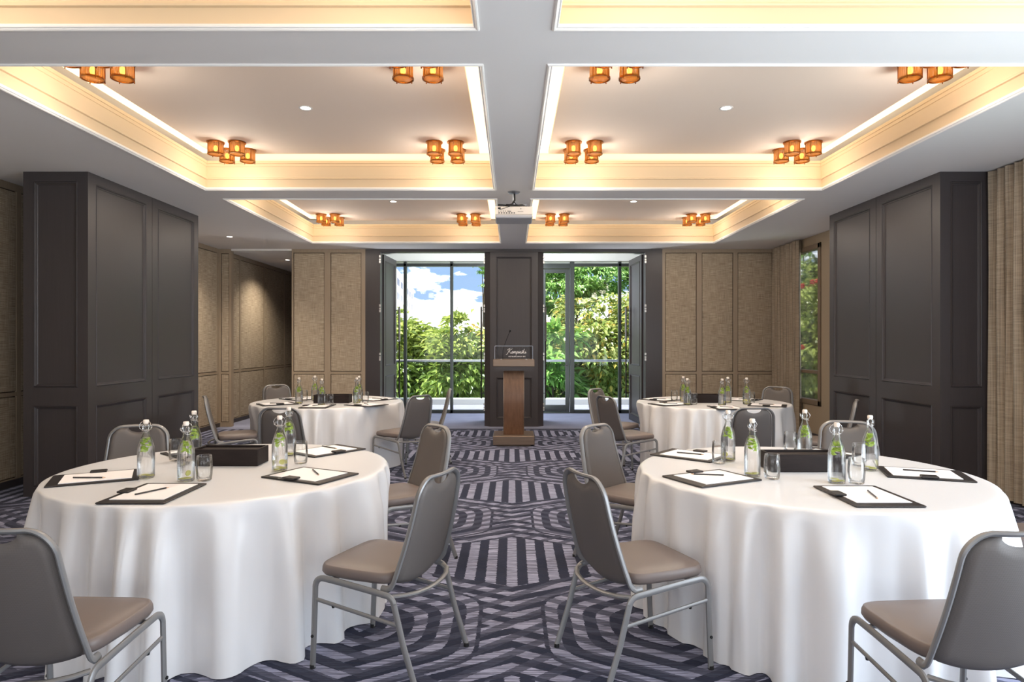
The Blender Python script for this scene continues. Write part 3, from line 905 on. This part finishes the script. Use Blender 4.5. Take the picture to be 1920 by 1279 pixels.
# ------------------------------------------------------------------ tables
CH = [
 (-.58,3.07,67,'grey chair in the foreground on the aisle side of the near left table'),
 (.575,3.06,-67,'grey chair in the foreground on the aisle side of the near right table'),
 (-.755,4.46,128,'second grey chair along the aisle at the near left table, behind the first'),
 (.80,4.46,-134,'second grey chair along the aisle at the near right table, behind the first'),
 (-1.62,2.34,-2,'grey chair cut off by the lower left corner, back to the camera'),
 (1.57,2.31,4,'grey chair cut off by the lower right corner, back to the camera'),
 (-2.57,4.37,-162,'grey chair facing the camera behind the near left table, against the dark pillar'),
 (-3.10,7.23,-66,'grey chair seen side-on left of the far left table, by the fabric wall'),
 (-2.09,6.14,-1,'grey chair with its back to the camera in front of the far left table'),
 (-1.24,7.41,52,'nearer of the two grey aisle chairs at the far left table'),
 (-1.06,8.14,97,'grey aisle chair at the far left table, nearest to the doorway'),
 (-3.09,8.85,-137,'grey chair facing the camera behind the far left table, before the fabric panels'),
 (1.27,7.23,-64,'nearer of the two grey aisle chairs at the far right table'),
 (1.28,8.10,-128,'grey aisle chair at the far right table, nearest to the doorway'),
 (2.17,6.14,2,'grey chair with its back to the camera in front of the far right table'),
 (3.36,8.42,143,'grey chair facing the camera behind the far right table, beside the gathered curtain'),
 (2.42,4.60,162,'grey chair facing the camera behind the near right table, beside the dark pillar'),
 (3.27,6.78,62,'grey chair seen edge-on in front of the right dark pillar, by the far right table'),
 (2.88,3.42,83,'grey chair mostly hidden at the right side of the near right table'),
]
def cloth_mesh(r, H, seed, cx=0, cy=0):
    rnd = random.Random(seed); mb = MB(); seg = 300
    comps = [(25+rnd.choice((0,1,2)), .62, rnd.uniform(0,6.28)), (11, .35, rnd.uniform(0,6.28)), (27, .22, rnd.uniform(0,6.28)), (5, .25, rnd.uniform(0,6.28))]
    def fold(a):
        aa = a + .10*sin(3*a+comps[0][2]) + .05*sin(7*a+comps[1][2])
        s = sum(w_*sin(n*aa+p) for n, w_, p in comps)
        return s
    prof = []
    rings = [(0,0)]
    vs = [(0,0,H)]; fs = []
    tops = [.3*r, .6*r, .85*r, r-.035, r-.012]
    rows = []
    for rr in tops: rows.append([(rr, H-(0 if rr < r-.02 else .001))]*seg)
    levels = [(.0,-.004,0),(.012,-.012,0.01),(.035,-.028,.03),(.07,-.06,.07),(.11,-.11,.14),(.18,-.18,.26),(.26,-.26,.38),(.36,-.36,.52),(.46,-.46,.66),(.56,-.56,.80),(.66,-.66,.92),(.735,-.735,1.0)]
    for q in levels:
        dz, t = -q[1], q[2]
        row = []
        for k in range(seg):
            a = 2*pi*k/seg; f = fold(a)
            ff = max(-1, min(1.3, f*1.25)); ff = (abs(ff)**.8)*(1 if ff > 0 else -.75)
            rr = r + min(dz*.35, .008) + t*.045 + (t**.6)*.078*ff
            row.append((rr, H-dz*(H-.004)/.735))
        rows.append(row)
    # where a chair is pushed up to the table its seat and legs press the skirt inwards
    near = [(x-cx, y-cy, radians(an)) for x, y, an, _ in CH if hypot(x-cx, y-cy) < 1.6]
    lim = []
    for k in range(seg):
        a = 2*pi*k/seg; q = 1.05
        while q > .865:
            px, py = q*cos(a), q*sin(a)
            hit = False
            for x, y, an in near:
                dx, dy = px-x, py-y
                u = dx*cos(an)+dy*sin(an); v = -dx*sin(an)+dy*cos(an)
                if abs(u) < .27 and abs(v) < .285: hit = True
            if not hit: break
            q -= .01
        lim.append(q)
    sm = [min(lim[(k+d) % seg] + .0022*abs(d)**1.1 for d in range(-40, 41)) for k in range(seg)]
    for ri, row in enumerate(rows):
        for k in range(seg):
            rr, z = row[k]
            if rr > sm[k] and z < H-.01:
                t_ = min(1, (H-z)/.26); t_ = t_*t_*(3-2*t_)
                rows[ri][k] = (rr+(sm[k]-rr)*t_, z)
    for row in rows:
        for k in range(seg):
            a = 2*pi*k/seg; rr, z = row[k]
            vs.append((rr*cos(a), rr*sin(a), z))
    for k in range(seg): fs.append((0, 1+k, 1+(k+1) % seg))
    for i in range(len(rows)-1):
        for k in range(seg):
            k2 = (k+1) % seg; fs.append((1+i*seg+k, 1+(i+1)*seg+k, 1+(i+1)*seg+k2, 1+i*seg+k2))
    mb.add(vs, fs); return mb
HT = .755
TAB = {'near left': (-1.64, 3.77), 'near right': (1.635, 3.65), 'far left': (-2.26, 8.0), 'far right': (2.43, 7.9)}
for k, (nm, (x, y)) in enumerate(TAB.items()):
    o = cloth_mesh(.895, HT, 11+k*7, x, y).build('tablecloth', M_cloth, smooth=True)
    o.location = (x, y, 0)
    o['label'] = 'white satin floor-length cloth over the %s round table' % nm
    o['category'] = 'tablecloth'; o['group'] = 'draped round tables'

# ------------------------------------------------------------------ chairs
def arc(c, r, a0, a1, n, plane='yz', x=0):
    out = []
    for i in range(n+1):
        a = radians(a0+(a1-a0)*i/n)
        out.append((x, c[0]+r*cos(a), c[1]+r*sin(a)))
    return out
def hw(z):
    """half width of the back frame at height z"""
    zt, R = .885, .085
    base = .222 + (.178-.222)*max(0, min(1, (z-.42)/(zt-.42)))**1.0
    if z > zt-R:
        q = (z-(zt-R))/R
        base = base-R + R*sqrt(max(0, 1-q*q))
    return base
def by(z): return -.165-.125*((z-.40)/.485)-.012*sin(pi*(z-.40)/.485)
def make_chair():
    t = thing('banquet_chair', '', 'chair')
    # seat cushion
    mb = MB(); n = 40
    def ring(sc, z, crown=0):
        out = []
        for k in range(n):
            a = 2*pi*k/n; e_ = .32
            cx = abs(cos(a))**e_*(1 if cos(a) >= 0 else -1); cy = abs(sin(a))**e_*(1 if sin(a) >= 0 else -1)
            yy = cy*.222; wx = .222 - .012*(yy < 0)*(-yy/.222)
            out.append((cx*(wx-sc), .048+cy*(.202-sc), z))
        return out
    rows = [ring(.03,.418), ring(.008,.422), ring(.0,.436), ring(.001,.455), ring(.006,.468), ring(.010,.4705), ring(.014,.470), ring(.03,.476), ring(.07,.481), ring(.14,.484)]
    vs = [v for r_ in rows for v in r_]; fs = []
    for i in range(len(rows)-1):
        for k in range(n):
            k2 = (k+1) % n; fs.append((i*n+k, i*n+k2, (i+1)*n+k2, (i+1)*n+k))
    fs.append(tuple((len(rows)-1)*n+k for k in range(n))); fs.append(tuple(range(n-1,-1,-1)))
    mb.add(vs, fs); mb.build('seat', M_seat, t, smooth=True, angle=50)
    # backrest pad
    mb = MB(); nu, nv = 20, 22
    def pt(u, v, off):
        dip = .036*(1-(abs(u)/.60)**2.0) if abs(u) < .60 else 0
        zt = .876-dip
        zb = .432-.035*(1-u*u)
        z = zb+(zt-zb)*v
        w_ = hw(min(z+.004,.883))-.014
        if v < .12: w_ *= 1-.10*((.12-v)/.12)**2
        x = u*w_
        edge = min(1, min((1-abs(u))*9, min(v, 1-v)*11)+.0)
        th = .016*sqrt(max(0, 1-(1-edge)**2))
        y = by(z) + .016*u*u + (th+.004 if off > 0 else -th*.8)
        return (x, y, z)
    vs = []; fs = []
    for off in (1, -1):
        for j in range(nv+1):
            for i in range(nu+1): vs.append(pt(-1+2*i/nu, j/nv, off))
    W = nu+1; O = (nv+1)*W
    for j in range(nv):
        for i in range(nu):
            a = j*W+i; fs.append((a, a+W, a+W+1, a+1)); a += O; fs.append((a, a+1, a+W+1, a+W))
    for i in range(nu):
        fs.append((i, i+1, O+i+1, O+i)); a = nv*W+i; fs.append((a, O+a, O+a+1, a+1))
    for j in range(nv):
        a = j*W; fs.append((a, O+a, O+a+W, a+W)); a = j*W+nu; fs.append((a, a+W, O+a+W, O+a))
    mb.add(vs, fs); mb.build('backrest', M_back, t, smooth=True, angle=60)
    # back frame loop
    pts = [(-.205,-.10,.405),(-.212,-.135,.408),(-.218,-.158,.425)]
    zs = [.44,.50,.56,.62,.68,.74,.79,.80,.815,.83,.845,.858,.868,.876,.882]
    pts += [(-hw(z), by(z)+.010, z) for z in zs]
    xt = hw(.8845)
    top = [(-xt*q, by(.885)+.010-.014*(1-q*q), .885) for q in (.95,.7,.4,.1)]
    full = pts+top+[(0, by(.885)-.004, .885)]+[(-x,y_,z) for x,y_,z in reversed(top)]+[(-x,y_,z) for x,y_,z in reversed(pts)]
    mb = MB(); mb.tube(full, .0150, 8, r2=.0095, up=Vector((0,1,0))); mb.build('back_frame', M_frame, t, smooth=True, angle=50)
    mb = MB(); mb.tube([(-.222,-.165,.385),(-.19,-.205,.385),(-.13,-.232,.38),(-.06,-.245,.377),(0,-.248,.376),(.06,-.245,.377),(.13,-.232,.38),(.19,-.205,.385),(.222,-.165,.385)], .0115, 8, r2=.009)
    mb.build('rear_crossbar', M_frame, t, smooth=True, angle=50)
    mb = MB(); mb.tube([(-.222,.16,.408),(.222,.16,.408)], .009, 6); mb.build('front_crossbar', M_frame, t, smooth=True, angle=50)
    for s in (-1, 1):
        X = s*.232
        fc = arc((.195,.372), .045, 90, 5, 5, x=X)       # front bend
        rc = arc((-.135,.345), .045, 165, 90, 5, x=X)     # rear bend
        mb = MB(); mb.tube([(X,.255,.008),(X,.246,.20)]+[fc[-1]], .0145, 8, r2=.0095, up=Vector((1,0,0)))
        l1 = mb.build('leg', M_frame, t, smooth=True, angle=50)
        g = MB(); g.lathe([(.001,0),(.013,0),(.013,.016),(.011,.018)], X, .255, 10); g.build('foot_cap', M_rubber, l1)
        mb = MB(); mb.tube([rc[0],(X,-.225,.19),(X,-.29,.008)], .0145, 8, r2=.0095, up=Vector((1,0,0)))
        l2 = mb.build('leg', M_frame, t, smooth=True, angle=50)
        g = MB(); g.lathe([(.001,0),(.013,0),(.013,.016),(.011,.018)], X, -.29, 10); g.build('foot_cap', M_rubber, l2)
        mb = MB(); mb.tube(list(reversed(fc))+[(X,.10,.411),(X,-.04,.399)]+list(reversed(rc)), .0145, 8, r2=.0095, up=Vector((1,0,0)))
        mb.build('side_rail', M_frame, t, smooth=True, angle=50)
        mb = MB(); mb.tube([(X,.246,.318),(X,-.198,.268)], .009, 8, r2=.007, up=Vector((1,0,0)))
        s1 = mb.build('stretcher', M_frame, t, smooth=True, angle=50)
        g = MB(); g.lathe([(.001,.292),(.006,.292),(.008,.300),(.006,.305)], X, .14, 8); g.lathe([(.001,0),(.001,0)], X, .14, 4)
        g.build('stacking_bumper', M_rubber, s1)
        g = MB(); g.tube([(X,.2485,.15),(X+s*.014,.2485,.15)], .007, 8); g.build('bumper_stud', M_rubber, l1)
    return t
c0 = make_chair()
for k, (x, y, a, lab) in enumerate(CH):
    if k == 0:
        c0.location = (x, y, 0); c0.rotation_euler = (0, 0, radians(a)); c0['label'] = lab; c0['group'] = 'grey banquet chairs'
    else: dup(c0, (x, y, 0), radians(a), lab, 'grey banquet chairs')

# ------------------------------------------------------------------ things on the tables
def make_bottle(var):
    rnd = random.Random(var)
    t = thing('water_bottle', '', 'bottle')
    R = .043
    out = [(.001,.0015),(.034,.001),(.041,.004),(R,.012),(R,.135),(.042,.150),(.038,.172),(.030,.198),(.021,.222),(.0155,.240),(.0140,.262),(.0155,.268),(.0170,.272),(.0170,.279),(.0145,.282),(.0130,.290)]
    b = MB(); b.lathe(out, 0, 0, 32); b.build('glass_body', M_glass, t, smooth=True)
    b = MB(); ri = .0035
    wl = .205+.012*rnd.random()
    wp = [(.001,.008),(R-ri-.004,.009),(R-ri,.016)]+[(r_-ri, z) for r_, z in out[4:9] if z < wl]+[(.0245,wl),(.001,wl)]
    b.lathe(wp, 0, 0, 28); b.build('water', M_water, t, smooth=True, angle=40)
    # mint sprig near the top
    b = MB()
    for k in range(20):
        a = rnd.uniform(0, 2*pi); z = rnd.uniform(.140, .205); r_ = .010 if z > .185 else .023
        c = Vector((r_*cos(a)*.8, r_*sin(a)*.8, z)); tl = rnd.uniform(-1, 1)
        L_, W_ = rnd.uniform(.015,.022), rnd.uniform(.009,.012)
        d1 = Vector((cos(a+1.5), sin(a+1.5), tl)).normalized(); d2 = d1.cross(Vector((cos(a), sin(a), .2))).normalized()
        n3 = d1.cross(d2)*.003
        b.add([c-d1*L_*.8, c-d2*W_*.8-n3, c+d1*L_, c+d2*W_*.8-n3, c-d1*L_*.2+n3], [(0,1,4),(1,2,4),(2,3,4),(3,0,4)])
    b.build('mint_leaves', M_mint, t)
    b = MB()
    for k in range(3):
        a = 2.1*k+rnd.random(); cx, cy = .016*cos(a), .016*sin(a)
        b.lathe([(.001,.011+.004*k),(.017,.011+.004*k),(.018,.014+.004*k),(.001,.0145+.004*k)], cx, cy, 14)
    if var % 2:
        b.tube([(-.012,-.030,.045),(-.012,-.026,.0455)], .015, 12)
    b.build('lime_slices', M_lime, t)
    b = MB(); b.lathe([(.0115,.288),(.0135,.291),(.0145,.297),(.0145,.306),(.012,.310),(.001,.311)], 0, 0, 18); b.build('stopper', M_cap, t, smooth=True, angle=50)
    b = MB()
    for s in (-1, 1):
        b.tube([(s*.016,0,.255),(s*.024,-.004,.262),(s*.026,-.008,.278),(s*.020,-.004,.294),(s*.014,0,.300)], .0014, 5)
        b.tube([(s*.016,0,.255),(s*.021,.010,.270),(s*.016,.014,.284),(s*.010,.014,.262)], .0014, 5)
    b.tube([(.0165*cos(a*pi/8), .0165*sin(a*pi/8), .255) for a in range(16)], .0014, 5, closed=True)
    b.tube([(-.016,0,.255),(-.010,-.017,.244),(.010,-.017,.244),(.016,0,.255)], .0014, 5)
    b.v = [(x*1.25, y*1.25, z) for x, y, z in b.v]
    b.build('wire_bail', M_wire, t, smooth=True)
    return t
BOT = [
 (-1.957,3.48,'leftmost water bottle on the near left table, beside a writing board'),
 (-1.703,3.40,'front water bottle on the near left table, left of the foremost tumbler'),
 (-1.92,3.93,'water bottle behind the left end of the dark box on the near left table'),
 (-1.31,3.67,'front bottle of the close pair on the near left table'),
 (-1.423,4.15,'rear water bottle of the close pair right of the near left table'),
 (1.317,3.966,'leftmost water bottle on the near right table, behind the other one left of the box'),
 (1.30,3.52,'front water bottle left of the dark box on the near right table'),
 (1.80,4.00,'water bottle standing behind the dark box on the near right table'),
 (1.672,3.35,'foremost water bottle on the near right table, in front of the box\'s right end'),
 (2.028,3.685,'rightmost water bottle on the near right table'),
 (-2.507,7.66,'leftmost water bottle on the far left table'),
 (-2.44,8.05,'water bottle behind the left end of the box on the far left table'),
 (-2.17,7.42,'water bottle in front of the box on the far left table'),
 (-1.82,7.63,'front bottle of the close pair right of the box on the far left table'),
 (-1.885,8.02,'rear bottle of the close pair right of the box on the far left table'),
 (2.085,7.92,'rear bottle of the pair left of the box on the far right table'),
 (2.02,7.50,'front bottle of the pair left of the box on the far right table'),
 (2.39,7.40,'water bottle in front of the right end of the box on the far right table'),
 (2.57,7.75,'water bottle just behind the right end of the box on the far right table'),
 (2.74,7.60,'rightmost water bottle on the far right table'),
]
protos = [make_bottle(k) for k in range(4)]
ZT = HT+.0015
for k, (x, y, lab) in enumerate(BOT):
    rz = radians((k*67) % 360)
    if k < 4:
        o = protos[k]; o.location = (x, y, ZT); o.rotation_euler = (0,0,rz); o['label'] = lab; o['group'] = 'swing-top water bottles'
    else: dup(protos[k % 4], (x, y, ZT), rz, lab, 'swing-top water bottles')
def make_glass():
    b = MB(); b.lathe([(.001,.003),(.030,.002),(.034,.006),(.037,.03),(.0385,.055),(.037,.085),(.0345,.112),(.0338,.113),(.0333,.112),(.0358,.085),(.0372,.055),(.0357,.03),(.031,.013),(.001,.012)], 0, 0, 32)
    b.v = [(x*1.08, y*1.08, z*1.18) for x, y, z in b.v]
    return b.mesh('tumbler', M_tumbler, True)
gm = make_glass()
GL = [
 (-1.608,3.40,'clear tumbler in front of the dark box on the near left table'),
 (-2.05,3.97,'clear tumbler left behind the bottles on the near left table'),
 (-1.26,3.88,'clear tumbler beside the pair of bottles right of the box, near left table'),
 (1.234,3.88,'clear tumbler next to the leftmost bottle on the near right table'),
 (1.375,3.44,'clear tumbler overlapping the left end of the box on the near right table'),
 (1.83,4.28,'clear tumbler behind the box on the near right table'),
 (1.760,3.325,'clear tumbler right of the foremost bottle on the near right table'),
 (2.035,3.81,'clear tumbler just behind the rightmost bottle of the near right table'),
 (-2.56,8.02,'small clear tumbler left of the box on the far left table'),
 (-2.07,7.40,'small clear tumbler in front of the box on the far left table'),
 (-1.75,7.76,'small clear tumbler at the bottle pair on the far left table'),
 (2.00,8.02,'small clear tumbler at the left back of the far right table'),
 (2.12,7.58,'small clear tumbler at the left end of the box on the far right table'),
 (2.84,7.72,'small clear tumbler right of all the bottles on the far right table'),
]
for x, y, lab in GL:
    o = bpy.data.objects.new('tumbler', gm); COL.objects.link(o); o.location = (x, y, ZT)
    o['label'] = lab; o['category'] = 'glass'; o['group'] = 'clear tumblers'
# boxes
def box(x0, x1, y0, y1, lab):
    t = thing('stationery_box', lab, 'box', ((x0+x1)/2, y0, ZT), 0, 'dark wooden table boxes')
    W = (x1-x0)/2; D = y1-y0; b = MB()
    b.rbox(-W, W, 0, .012, 0, .098, .002); b.rbox(-W, W, D-.012, D, 0, .098, .002)
    b.rbox(-W, -W+.012, .012, D-.012, 0, .098, .002); b.rbox(W-.012, W, .012, D-.012, 0, .098, .002)
    b.build('body', M_box, t)
    l = MB(); l.box(-W+.012, W-.012, .012, D-.012, .004, .085); l.build('inset_lid', M_box, t)
box(-1.87,-1.485,3.80,3.97,'dark wooden box in the middle of the near left table')
box(1.447,1.845,3.625,3.80,'dark wooden box in the middle of the near right table')
box(-2.36,-1.94,7.73,7.90,'dark wooden box in the middle of the far left table')
box(2.14,2.50,7.77,7.94,'dark wooden box in the middle of the far right table')

def make_board():
    t = thing('writing_board', '', 'writing board')
    b = MB(); b.rbox(-.205, .205, -.155, .155, 0, .008, .003); b.build('board', M_black, t)
    b = MB(); b.box(-.172, .150, -.124, .124, .008, .0105); b.build('paper', M_paper, t)
    b = MB(); b.rbox(-.045, .035, -.162, -.106, .0105, .020, .003); b.build('clip', M_black, t)
    return t
def make_pencil():
    t = thing('pencil', '', 'pencil')
    b = MB(); b.tube([(-.085,0,.004),(.070,0,.004)], .0038, 6); b.build('shaft', M_pencil, t)
    b = MB(); b.tube([(.070,0,.004),(.080,0,.004),(.086,0,.004)], [.0037,.0018,.0006], 6); b.build('tip', M_pwood, t)
    return t
# x, y, long-axis angle, flip of clip side, pencil (dx, dy, angle), label
BD = [
 (-2.215,3.46,28,180,(.00,-.05,0.),'writing board at the left edge of the near left table'),
 (-1.707,3.107,90,180,(-.01,.0,62.),'foremost writing board on the near left table'),
 (-1.09,3.52,-27,0,(.02,.03,-62.),'writing board at the right front of the near left table'),
 (-1.232,4.325,52,0,(.0,.07,-40),'writing board at the right back of the near left table'),
 (-2.03,4.20,-42,0,(.0,-.03,60),'writing board behind the bottles, back left of the near left table'),
 (1.137,4.15,-41,180,(.0,.0,-30),'writing board at the left back of the near right table'),
 (1.057,3.45,26,180,(-.01,.04,170),'writing board at the left front of the near right table'),
 (1.66,3.05,90,180,(.02,-.02,-105),'foremost writing board on the near right table'),
 (2.255,3.56,-20,0,(.0,.03,-22),'writing board at the right edge of the near right table'),
 (2.00,4.17,40,0,(.0,-.03,60),'writing board behind the box at the back of the near right table'),
 (-2.74,7.60,35,0,(.0,.0,10),'writing board at the left front of the far left table'),
 (-2.19,7.33,90,180,(.0,.03,60),'writing board at the front of the far left table'),
 (-1.68,7.50,-30,0,(.0,.0,-60),'writing board at the right front of the far left table'),
 (-1.70,8.22,52,0,(.0,.0,-30),'writing board at the right back of the far left table'),
 (-2.72,8.28,-40,0,(.0,.0,40),'writing board at the left back of the far left table'),
 (1.86,8.18,-48,0,(.0,.0,-20),'writing board at the left back of the far right table'),
 (1.84,7.58,24,180,(.0,.0,170),'writing board at the left front of the far right table'),
 (2.36,7.17,90,180,(.0,-.02,-50),'writing board at the front of the far right table'),
 (2.92,7.44,-24,0,(.0,.02,-22),'writing board at the right front of the far right table'),
 (2.92,8.18,45,0,(.0,.0,20),'writing board at the right back of the far right table'),
]
bp = make_board(); pp = make_pencil()
for k, (x, y, a, fl_, (px, py, pa), lab) in enumerate(BD):
    rz = radians(a+fl_)
    if k == 0:
        bp.location = (x, y, ZT); bp.rotation_euler = (0,0,rz); bp['label'] = 'black ' + lab; bp['group'] = 'black writing boards'
    else: dup(bp, (x, y, ZT), rz, 'black ' + lab, 'black writing boards')
    ploc = (x+px, y+py, ZT+.011); pl = 'pencil on the ' + lab
    if k == 0:
        pp.location = ploc; pp.rotation_euler = (0,0,radians(pa)); pp['label'] = pl; pp['group'] = 'dark pencils'
    else: dup(pp, ploc, radians(pa), pl, 'dark pencils')

# ------------------------------------------------------------------ garden
g = MB(); g.add([(-60,14.0,-3.2),(60,14.0,-3.2),(60,90,-3.2),(-60,90,-3.2)], [(0,1,2,3)]); g.add([(5.2,-20,-3.2),(60,-20,-3.2),(60,14,-3.2),(5.2,14,-3.2)], [(0,1,2,3)])
struct('garden_ground', g, M_ground)
def tree(x, y, h, blobs, leaf, size, n, m, seed, label, trunk_r=.12, flat=0, droop=.3, name='tree', zbase=-3.2):
    """blobs: (dx, dy, z, rx, rz)"""
    rnd = random.Random(seed)
    t = thing(name, label, 'tree', (x, y, zbase))
    vols = [b_[3]**2*b_[4] for b_ in blobs]; tot = sum(vols)
    mb = MB(); V = []; F = []
    for b_, vv in zip(blobs, vols):
        k = int(n*vv/tot)
        # clumps within each blob
        nc = max(6, int(k/55))
        cl = []
        for _ in range(nc):
            d = Vector((rnd.gauss(0,1), rnd.gauss(0,1), rnd.gauss(0,1))).normalized(); rr = rnd.uniform(.45, 1.0)
            cl.append(Vector((b_[0]+d.x*b_[3]*rr, b_[1]+d.y*b_[3]*rr, b_[2]-zbase+d.z*b_[4]*rr)))
        cr = b_[3]*.30
        for _ in range(k):
            c = rnd.choice(cl)
            p = c+Vector((rnd.gauss(0,cr*.5), rnd.gauss(0,cr*.5), rnd.gauss(0,cr*(.32 if not flat else .10))))
            out = (p-Vector((b_[0], b_[1], b_[2]-zbase))); out.z *= .5
            if out.length < 1e-3: continue
            out.normalize()
            ax = (out+Vector((rnd.gauss(0,.5), rnd.gauss(0,.5), rnd.gauss(0,.35)-droop))).normalized()
            up = Vector((rnd.gauss(0,.4), rnd.gauss(0,.4)-.25, 1)).normalized()
            sd_ = ax.cross(up)
            if sd_.length < .05: continue
            sd_.normalize(); nn = sd_.cross(ax)
            L_ = leaf*rnd.uniform(.65, 1.25); W_ = L_*size
            o = len(V)
            V += [tuple(p), tuple(p+ax*L_*.5+sd_*W_+nn*W_*.25), tuple(p+ax*L_-Vector((0,0,L_*.25))), tuple(p+ax*L_*.5-sd_*W_+nn*W_*.25)]
            F += [(o, o+1, o+2), (o, o+2, o+3)]
    mb.v = V; mb.f = F
    f = mb.build('foliage', m, t); f['kind'] = 'stuff'
    b = MB()
    top = max(b_[2] for b_ in blobs)-zbase
    b.tube([(0,0,0),(.1,0,top*.4),(-.05,.05,top*.7),(0,0,top)], [trunk_r, trunk_r*.8, trunk_r*.5, trunk_r*.15], 8)
    for b_ in blobs:
        b.tube([(0,0,top*.35),(b_[0]*.5, b_[1]*.5, (b_[2]-zbase)*.7),(b_[0], b_[1], b_[2]-zbase)], [trunk_r*.5, trunk_r*.3, trunk_r*.1], 6)
    b.build('trunk', M_bark, t, smooth=True)
    return t
# left doorway shrubs
tree(-3.1, 18.2, 3, [(0,0,.3,1.2,1.9),(-.4,.3,1.4,.9,1.0),(.3,-.2,-1.2,1.2,1.2)], .26, .17, 9000, M_leafA, 1, 'bushy green tree with broad drooping leaves at the left of the left doorway')
tree(-1.55, 18.0, 3, [(0,0,.2,1.2,1.7),(.15,.0,1.5,.65,.85),(.2,-.2,-1.2,1.1,1.2)], .26, .17, 9500, M_leafA, 2, 'taller bushy tree peaking behind the right pane of the left doorway', droop=.35)
tree(-.35, 18.6, 3, [(0,0,.2,1.1,1.6),(-.3,0,1.25,.75,.75),(0,-.2,-1.3,1.1,1.2)], .24, .17, 8000, M_leafB, 3, 'yellow-green bushy tree at the right side of the left doorway')
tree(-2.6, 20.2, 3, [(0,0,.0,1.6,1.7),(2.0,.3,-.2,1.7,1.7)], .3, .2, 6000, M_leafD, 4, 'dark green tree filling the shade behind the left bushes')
tree(-1.0, 24.0, 4, [(.3,0,4.1,.55,.32),(-.1,0,4.4,.4,.25),(.7,0,3.6,.7,.35)], .10, .30, 3500, M_leafC, 5, 'small feathery treetop against the clouds at the left doorway\'s right edge', flat=1, trunk_r=.10)
tree(-4.6, 19.5, 3, [(0,0,1.4,.9,1.2),(.5,0,2.8,.5,.5),(0,0,-.8,1.3,1.5)], .24, .17, 4500, M_leafB, 6, 'light green bush beside the white building, far left of the left doorway')
# right doorway
tree(1.0, 17.6, 3, [(0,0,.2,.9,1.2),(.0,.0,-1.4,1.0,1.0),(.2,.2,1.4,.7,.6)], .34, .16, 4500, M_leafC, 7, 'bright green bush with large fronds behind the glass door')
tree(2.2, 18.6, 3, [(0,0,1.1,1.2,1.2),(-.3,.3,2.2,.8,.7),(.6,0,2.4,.7,.6),(0,-.2,-.8,1.2,1.2),(.4,.1,.1,1.2,1.0)], .19, .24, 15000, M_leafB, 8, 'pale yellow-green flowering tree in the middle of the right doorway')
tree(3.6, 18.4, 3, [(0,0,1.2,1.1,1.4),(.1,0,-.8,1.2,1.3),(.0,.2,2.4,.7,.6)], .20, .22, 9000, M_leafB, 9, 'yellow-green tree at the right edge of the right doorway')
tree(1.4, 20.6, 4, [(0,0,3.0,1.3,.8),(1.0,.2,3.6,1.3,.7),(-.6,.2,3.9,1.2,.6),(1.9,.4,4.1,1.0,.5)], .15, .22, 15000, M_leafC, 10, 'tall feathery light green tree above the pale one in the right doorway', flat=1, trunk_r=.16)
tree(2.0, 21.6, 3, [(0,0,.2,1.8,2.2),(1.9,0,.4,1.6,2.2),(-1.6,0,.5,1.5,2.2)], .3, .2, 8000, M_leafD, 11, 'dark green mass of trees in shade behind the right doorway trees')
tree(4.3, 21.5, 4, [(0,0,3.7,.45,.5)], .42, .07, 500, M_leafD, 12, 'dark palm-like top at the upper right of the right doorway', trunk_r=.1)
# beyond the side window
tree(7.6, 16.8, 3, [(0,0,1.2,1.1,1.3),(.2,0,-.6,1.2,1.2),(-.1,.2,2.6,.9,.8)], .20, .22, 9000, M_leafA, 13, 'bright green tree seen through the narrow side window')
tree(8.7, 19.4, 4, [(0,0,2.4,1.5,1.4),(0,0,4.4,1.3,1.0),(.5,0,0,1.5,1.6)], .18, .24, 9000, M_leafC, 14, 'feathery green tree behind, upper part of the narrow side window', flat=1)
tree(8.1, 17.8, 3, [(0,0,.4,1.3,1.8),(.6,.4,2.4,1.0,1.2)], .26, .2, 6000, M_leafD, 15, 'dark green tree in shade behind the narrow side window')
t = thing('flower_cluster', 'red blossoms among the leaves outside the narrow side window', 'flowers', (7.13, 15.6, 0))
b = MB(); rnd = random.Random(5)
for k in range(5):
    c = (rnd.uniform(-.25,.3), rnd.uniform(-.1,.1), rnd.choice((2.85, 1.44))+rnd.uniform(-.12,.12))
    for q in range(5):
        a = q*1.257; b.ball((c[0]+.04*cos(a), c[1], c[2]+.04*sin(a)), .028, 6, 4)
    b.tube([c, (c[0]+.05, c[1]+.4, c[2]-.1)], .006, 5)
b.build('blossoms', M_flower, t); t['kind'] = 'stuff'
# far white building
t = thing('apartment_building', 'far white apartment block with dark windows left of the clouds', 'building', (-21, 114, -3.2), radians(4.8))
b = MB(); b.box(-22, 0, 0, 57, 0, 17.6); b.box(-22.3, .4, -.4, 57.4, 17.6, 18.1); b.build('walls', M_bwall, t)
for fl_ in range(6):
    s = MB(); s.box(-.1, .15, -.1, 57.1, .9+fl_*2.75, 1.15+fl_*2.75); s.build('floor_ledge', M_bwall, t)
    for k in range(7):
        q = MB(); q.box(-.1, .06, 1.5+k*8, 6.3+k*8, 1.9+fl_*2.75, 3.2+fl_*2.75); q.build('window', M_bwin, t)
